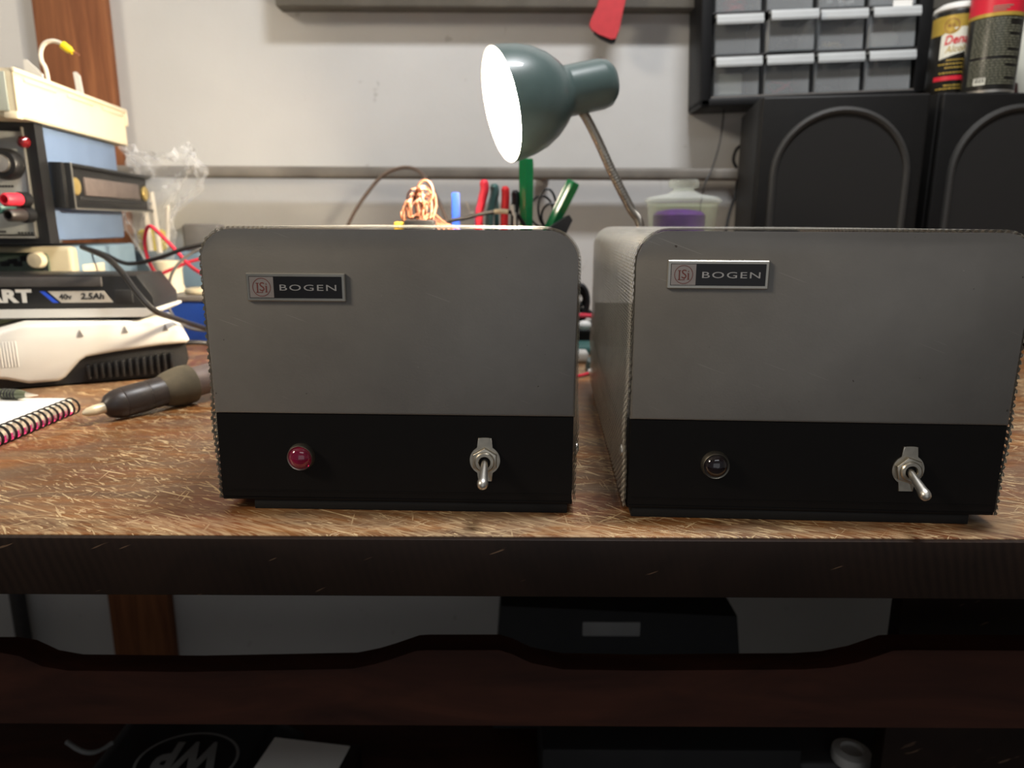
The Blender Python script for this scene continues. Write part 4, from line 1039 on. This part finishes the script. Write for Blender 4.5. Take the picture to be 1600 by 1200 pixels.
MB().text('Alcohol', lambda x, y, d: fr(.0008)(arc(1471)+x, zc1(80)+y+x*.06, d), .012, .0001, .2, 0, 1, .034).build('script_lettering', 'gold', c1_)
mb = MB()
for py, xs in ((92, (1474, 1500)), (98, (1464, 1504)), (104, (1473, 1500)), (112, (1466, 1500)), (132, (1474, 1500)), (137, (1464, 1500))):
    x = xs[0]
    while x < xs[1]:
        w_ = random.uniform(2, 5); patch(mb, fr(.0005), arc(x), arc(min(x+w_, xs[1])), zc1(py+1), zc1(py-1), 2); x += w_+1
mb.build('small_print', 'gold', c1_)
mb = MB(); patch(mb, fr(.0005), arc(1460), arc(1500), zc1(124), zc1(117), 10); mb.build('red_strip', 'cred', c1_)
# second can
Y2 = 1.04; x, R2 = can_base(1505, 1578, Y2)
c2_ = thing('spray_can', 'tall black can with red top band and dense small print, right of the solvent can', 'can', (x, Y2, ZS))
H2 = .165
MB().lathe([(R2*.95, 0), (R2*.99, .001), (R2, .004)], (0, 0, 0), (0, 0, 1), 48).build('bottom_rim', 'steel', c2_)
MB().lathe([(R2, .004), (R2, H2-.006), (R2*.9, H2), (R2*.5, H2+.012), (.0001, H2+.012)], (0, 0, 0), (0, 0, 1), 48, cap=False).build('can_body', 'ck', c2_)
fn2 = wrap(0, 0, R2, -.54, 0)
def arc2(px): return R2*math.asin(max(-.98, min(.98, (px-1541)/36.5)))
def z2(py): return at(1545, py, Y2-R2).z-ZS
f2r = lambda o_: (lambda x, y, d: fn2(x, y, d+o_))
mb = MB(); patch(mb, f2r(.0001), arc2(1509)-.02, arc2(1581)+.02, z2(19), H2-.01, 26); mb.build('red_band', 'cred', c2_, label='red top band')
mb = MB(); patch(mb, f2r(.0003), arc2(1509)-.02, arc2(1581)+.02, z2(23), z2(17), 26); mb.build('gold_line', 'gold', c2_)
mb = MB(); py = 27
rr = random.Random(11)
while py < 132:
    short = rr.random() < .16; x = 1514; xe = 1560 if short else 1574
    if not (86 < py < 91):
        while x < xe:
            w_ = rr.uniform(2.5, 7); patch(mb, f2r(.0004), arc2(x), arc2(min(x+w_, xe)), z2(py+.75), z2(py-.75), 2); x += w_+1
    py += 4.1
for i in range(3):
    patch(mb, f2r(.0004), arc2(1535), arc2(1560-i*4), z2(8+i*3.5), z2(6.5+i*3.5), 6)
mb.build('small_print', 'ctext', c2_, label='dense small print lines')
mb = MB(); patch(mb, f2r(.0006), arc2(1522), arc2(1537), z2(131), z2(120), 4); bc = mb.build('barcode_panel', 'cwhite', c2_)
mb = MB()
for i in range(9): xx = 1523.5+i*1.4; patch(mb, f2r(.0008), arc2(xx), arc2(xx+(.9 if i % 3 else .5)), z2(128), z2(121), 1)
mb.build('barcode', 'ck', bc)
# pale bottle at the frame edge, dark clip and white nozzle
q = at(1600, 90, 1.14)
tag(MB().lathe([(.034, 0), (.036, .004), (.036, at(1600, 33, 1.12).z-ZS-.006), (.032, at(1600, 30, 1.12).z-ZS), (.0001, at(1600, 30, 1.12).z-ZS)], (at(1585, 90, 1.12).x+.036, 1.13, ZS), (0, 0, 1), 32).build('pale_canister', 'cwhite'), 'pale white canister at the right edge, behind the tall black can', 'canister')
t = thing('pump_nozzle', 'small dark bottle with white cap between the tall black can and the pale canister', 'bottle', (at(1583, 135, 1.06).x+.004, 1.075, ZS))
MB().lathe([(.011, 0), (.012, .01), (.010, .022), (.005, .026)], (0, 0, 0), (0, 0, 1), 20).build('bottle_body', plain('dark_maroon', (58, 22, 22), .4, 0, .1), t)
MB().lathe([(.006, .025), (.007, .030), (.006, .038), (.0001, .042)], (0, 0, 0), (0, 0, 1), 20).build('cap', 'white', t)
q = at(1452, 20, 1.04); 
# yellow clip behind the cabinet edge
# ================================================================== UNDER THE BENCH
# black equipment case on the lower shelf
q1, q2 = at(770, 985, .80), at(1150, 985, .80)
eq = thing('equipment_case', 'black equipment case with pale label on the shelf under the bench', 'case', (q1.x, .80, SHZ+.0006))
hz = at(900, 948, .80).z-SHZ; ww = q2.x-q1.x
MB().prism([(0, 0), (ww+.02, 0), (ww, hz-.012), (ww-.012, hz-.012), (.01, hz)], (0, 0, 0), (1, 0, 0), (0, 0, 1), (0, 1, 0), .145, .004).build('case_body', 'blackm', eq)
l1, l2 = at(910, 985, .80), at(1000, 985, .80)
MB().box(l1.x-q1.x, l2.x-q1.x, -.0015, .001, at(950, 994, .8).z-SHZ, at(950, 972, .8).z-SHZ, .001).build('case_label', 'lettg', eq, label='pale label')
# dark bag with WP in an oval
bz0 = SHZ+.04
def onz(px, py): return on(px, py, bz0-T)
bg = thing('printed_bag', 'dark bag printed with WP in an oval lying on the shelf under the bench', 'bag', (onz(290, 1180).x, onz(290, 1180).y, SHZ))
L = Vector(bg.location)
mb = MB(); n = 24; g_ = []
x0_, x1_ = onz(120, 1180).x-L.x, onz(440, 1180).x-L.x; y0_, y1_ = -.10, .085
for j in range(n+1):
    row = []
    for i in range(n+1):
        u_, v_ = i/n, j/n; e_ = min(u_, 1-u_, v_, 1-v_)
        z_ = .0378*min(1, e_*9) + .0015*math.sin(u_*17+v_*5)*min(1, e_*4)
        row.append(mb.b.verts.new((x0_+(x1_-x0_)*u_, y0_+(y1_-y0_)*v_, max(.0008, z_))))
    g_.append(row)
for j in range(n):
    for i in range(n): mb.b.faces.new((g_[j][i], g_[j][i+1], g_[j+1][i+1], g_[j+1][i]))
mb.b.faces.new([g_[0][i] for i in range(n+1)]+[g_[j][n] for j in range(1, n+1)]+[g_[n][i] for i in range(n-1, -1, -1)]+[g_[j][0] for j in range(n-1, 0, -1)])
mb.build('bag_body', 'navy', bg, smooth=60)
cc = onz(292, 1190)-L; rx_, ry_ = (onz(370, 1180).x-onz(213, 1180).x)/2, .045
mb = MB()
for i in range(48):
    a, c = 2*PI*i/48, 2*PI*(i+1)/48
    mb.b.faces.new([mb.b.verts.new((cc.x+math.cos(k)*rx_*s, cc.y+math.sin(k)*ry_*s, .0418)) for k, s in ((a, 1), (c, 1), (c, .94), (a, .94))])
wtx = rx_*1.30
mb.text('WP', lambda x, y, d: Vector((cc.x+wtx/2-x, cc.y+.026-y*1.0, .0418)), .062, .003, .0, 0, 1, wtx)
mb.build('bag_print', 'lettg', bg, label='grey WP lettering in an oval')
# sheet, jar, round cap, boxes
a = on(430, 1196, bz0-T+.0); 
tag(MB().box(-.045, .045, -.03, .03, 0, .0012, 0, 1, Matrix.Translation((on(470, 1190, -.41).x, on(470, 1190, -.41).y, SHZ+.0502)) @ Matrix.Rotation(-.15, 4, 'Z')).build('paper_sheet', 'paper'), 'pale paper sheet lying right of the printed bag under the bench', 'paper')
q = on(470, 1190, -.41)
tag(MB().box(q.x-.045, q.x+.06, q.y-.04, q.y+.03, SHZ+.0003, SHZ+.049, .003).build('cardboard_box', 'edge'), 'dark box under the pale paper sheet below the bench', 'box')
q = at(495, 1150, .84)
tag(MB().lathe([(.035, 0), (.04, .003), (.04, q.z-SHZ+.012), (.036, q.z-SHZ+.018)], (q.x, .85, SHZ+.0006), (0, 0, 1), 32).build('plastic_tub', 'glass'), 'cloudy round tub behind the paper sheet under the bench', 'tub')
q = at(1300, 1165, .74); q0_ = at(1215, 1165, .74); q1_ = at(1400, 1165, .74)
zt2 = on(1300, 1180, -.40)
tag(MB().box(q0_.x, q1_.x, .68, .86, SHZ+.0003, SHZ+.052, .006, 3).build('grey_box', 'dgrey'), 'dark grey box under the bench at the right, below the pale round cap', 'box')
q = on(1330, 1178, SHZ+.06-T)
tag(MB().lathe([(.020, 0), (.021, .004), (.020, .012), (.012, .014), (.011, .010), (.0001, .010)], (q.x, q.y, SHZ+.0524), (0, 0, 1), 28).build('round_cap', 'white'), 'round pale cap lying on the dark grey box under the bench', 'tape roll')  # a loose round cap lying flat
q0_ = at(840, 1170, .76); q1_ = at(1195, 1170, .76)
tag(MB().box(q0_.x, q1_.x, .66, .785, SHZ+.0003, SHZ+.085, .004).build('black_box', 'blackm'), 'long black box in front of the equipment case under the bench', 'box')
# beaded chain left of the bag
pp = [on(105+i*8, 1158+16*math.sin(i/9*PI)+i*1.0, -.415) for i in range(10)]
mb = MB()
tag(MB().tube([Vector((p.x, p.y, SHZ+.0435+.0008*i)) for i, p in enumerate(pp)], lambda s: .0022+.0008*math.cos(s*150), 8, 10).build('beaded_cord', 'lettg'), 'pale beaded cord across the left of the printed bag under the bench', 'cord')
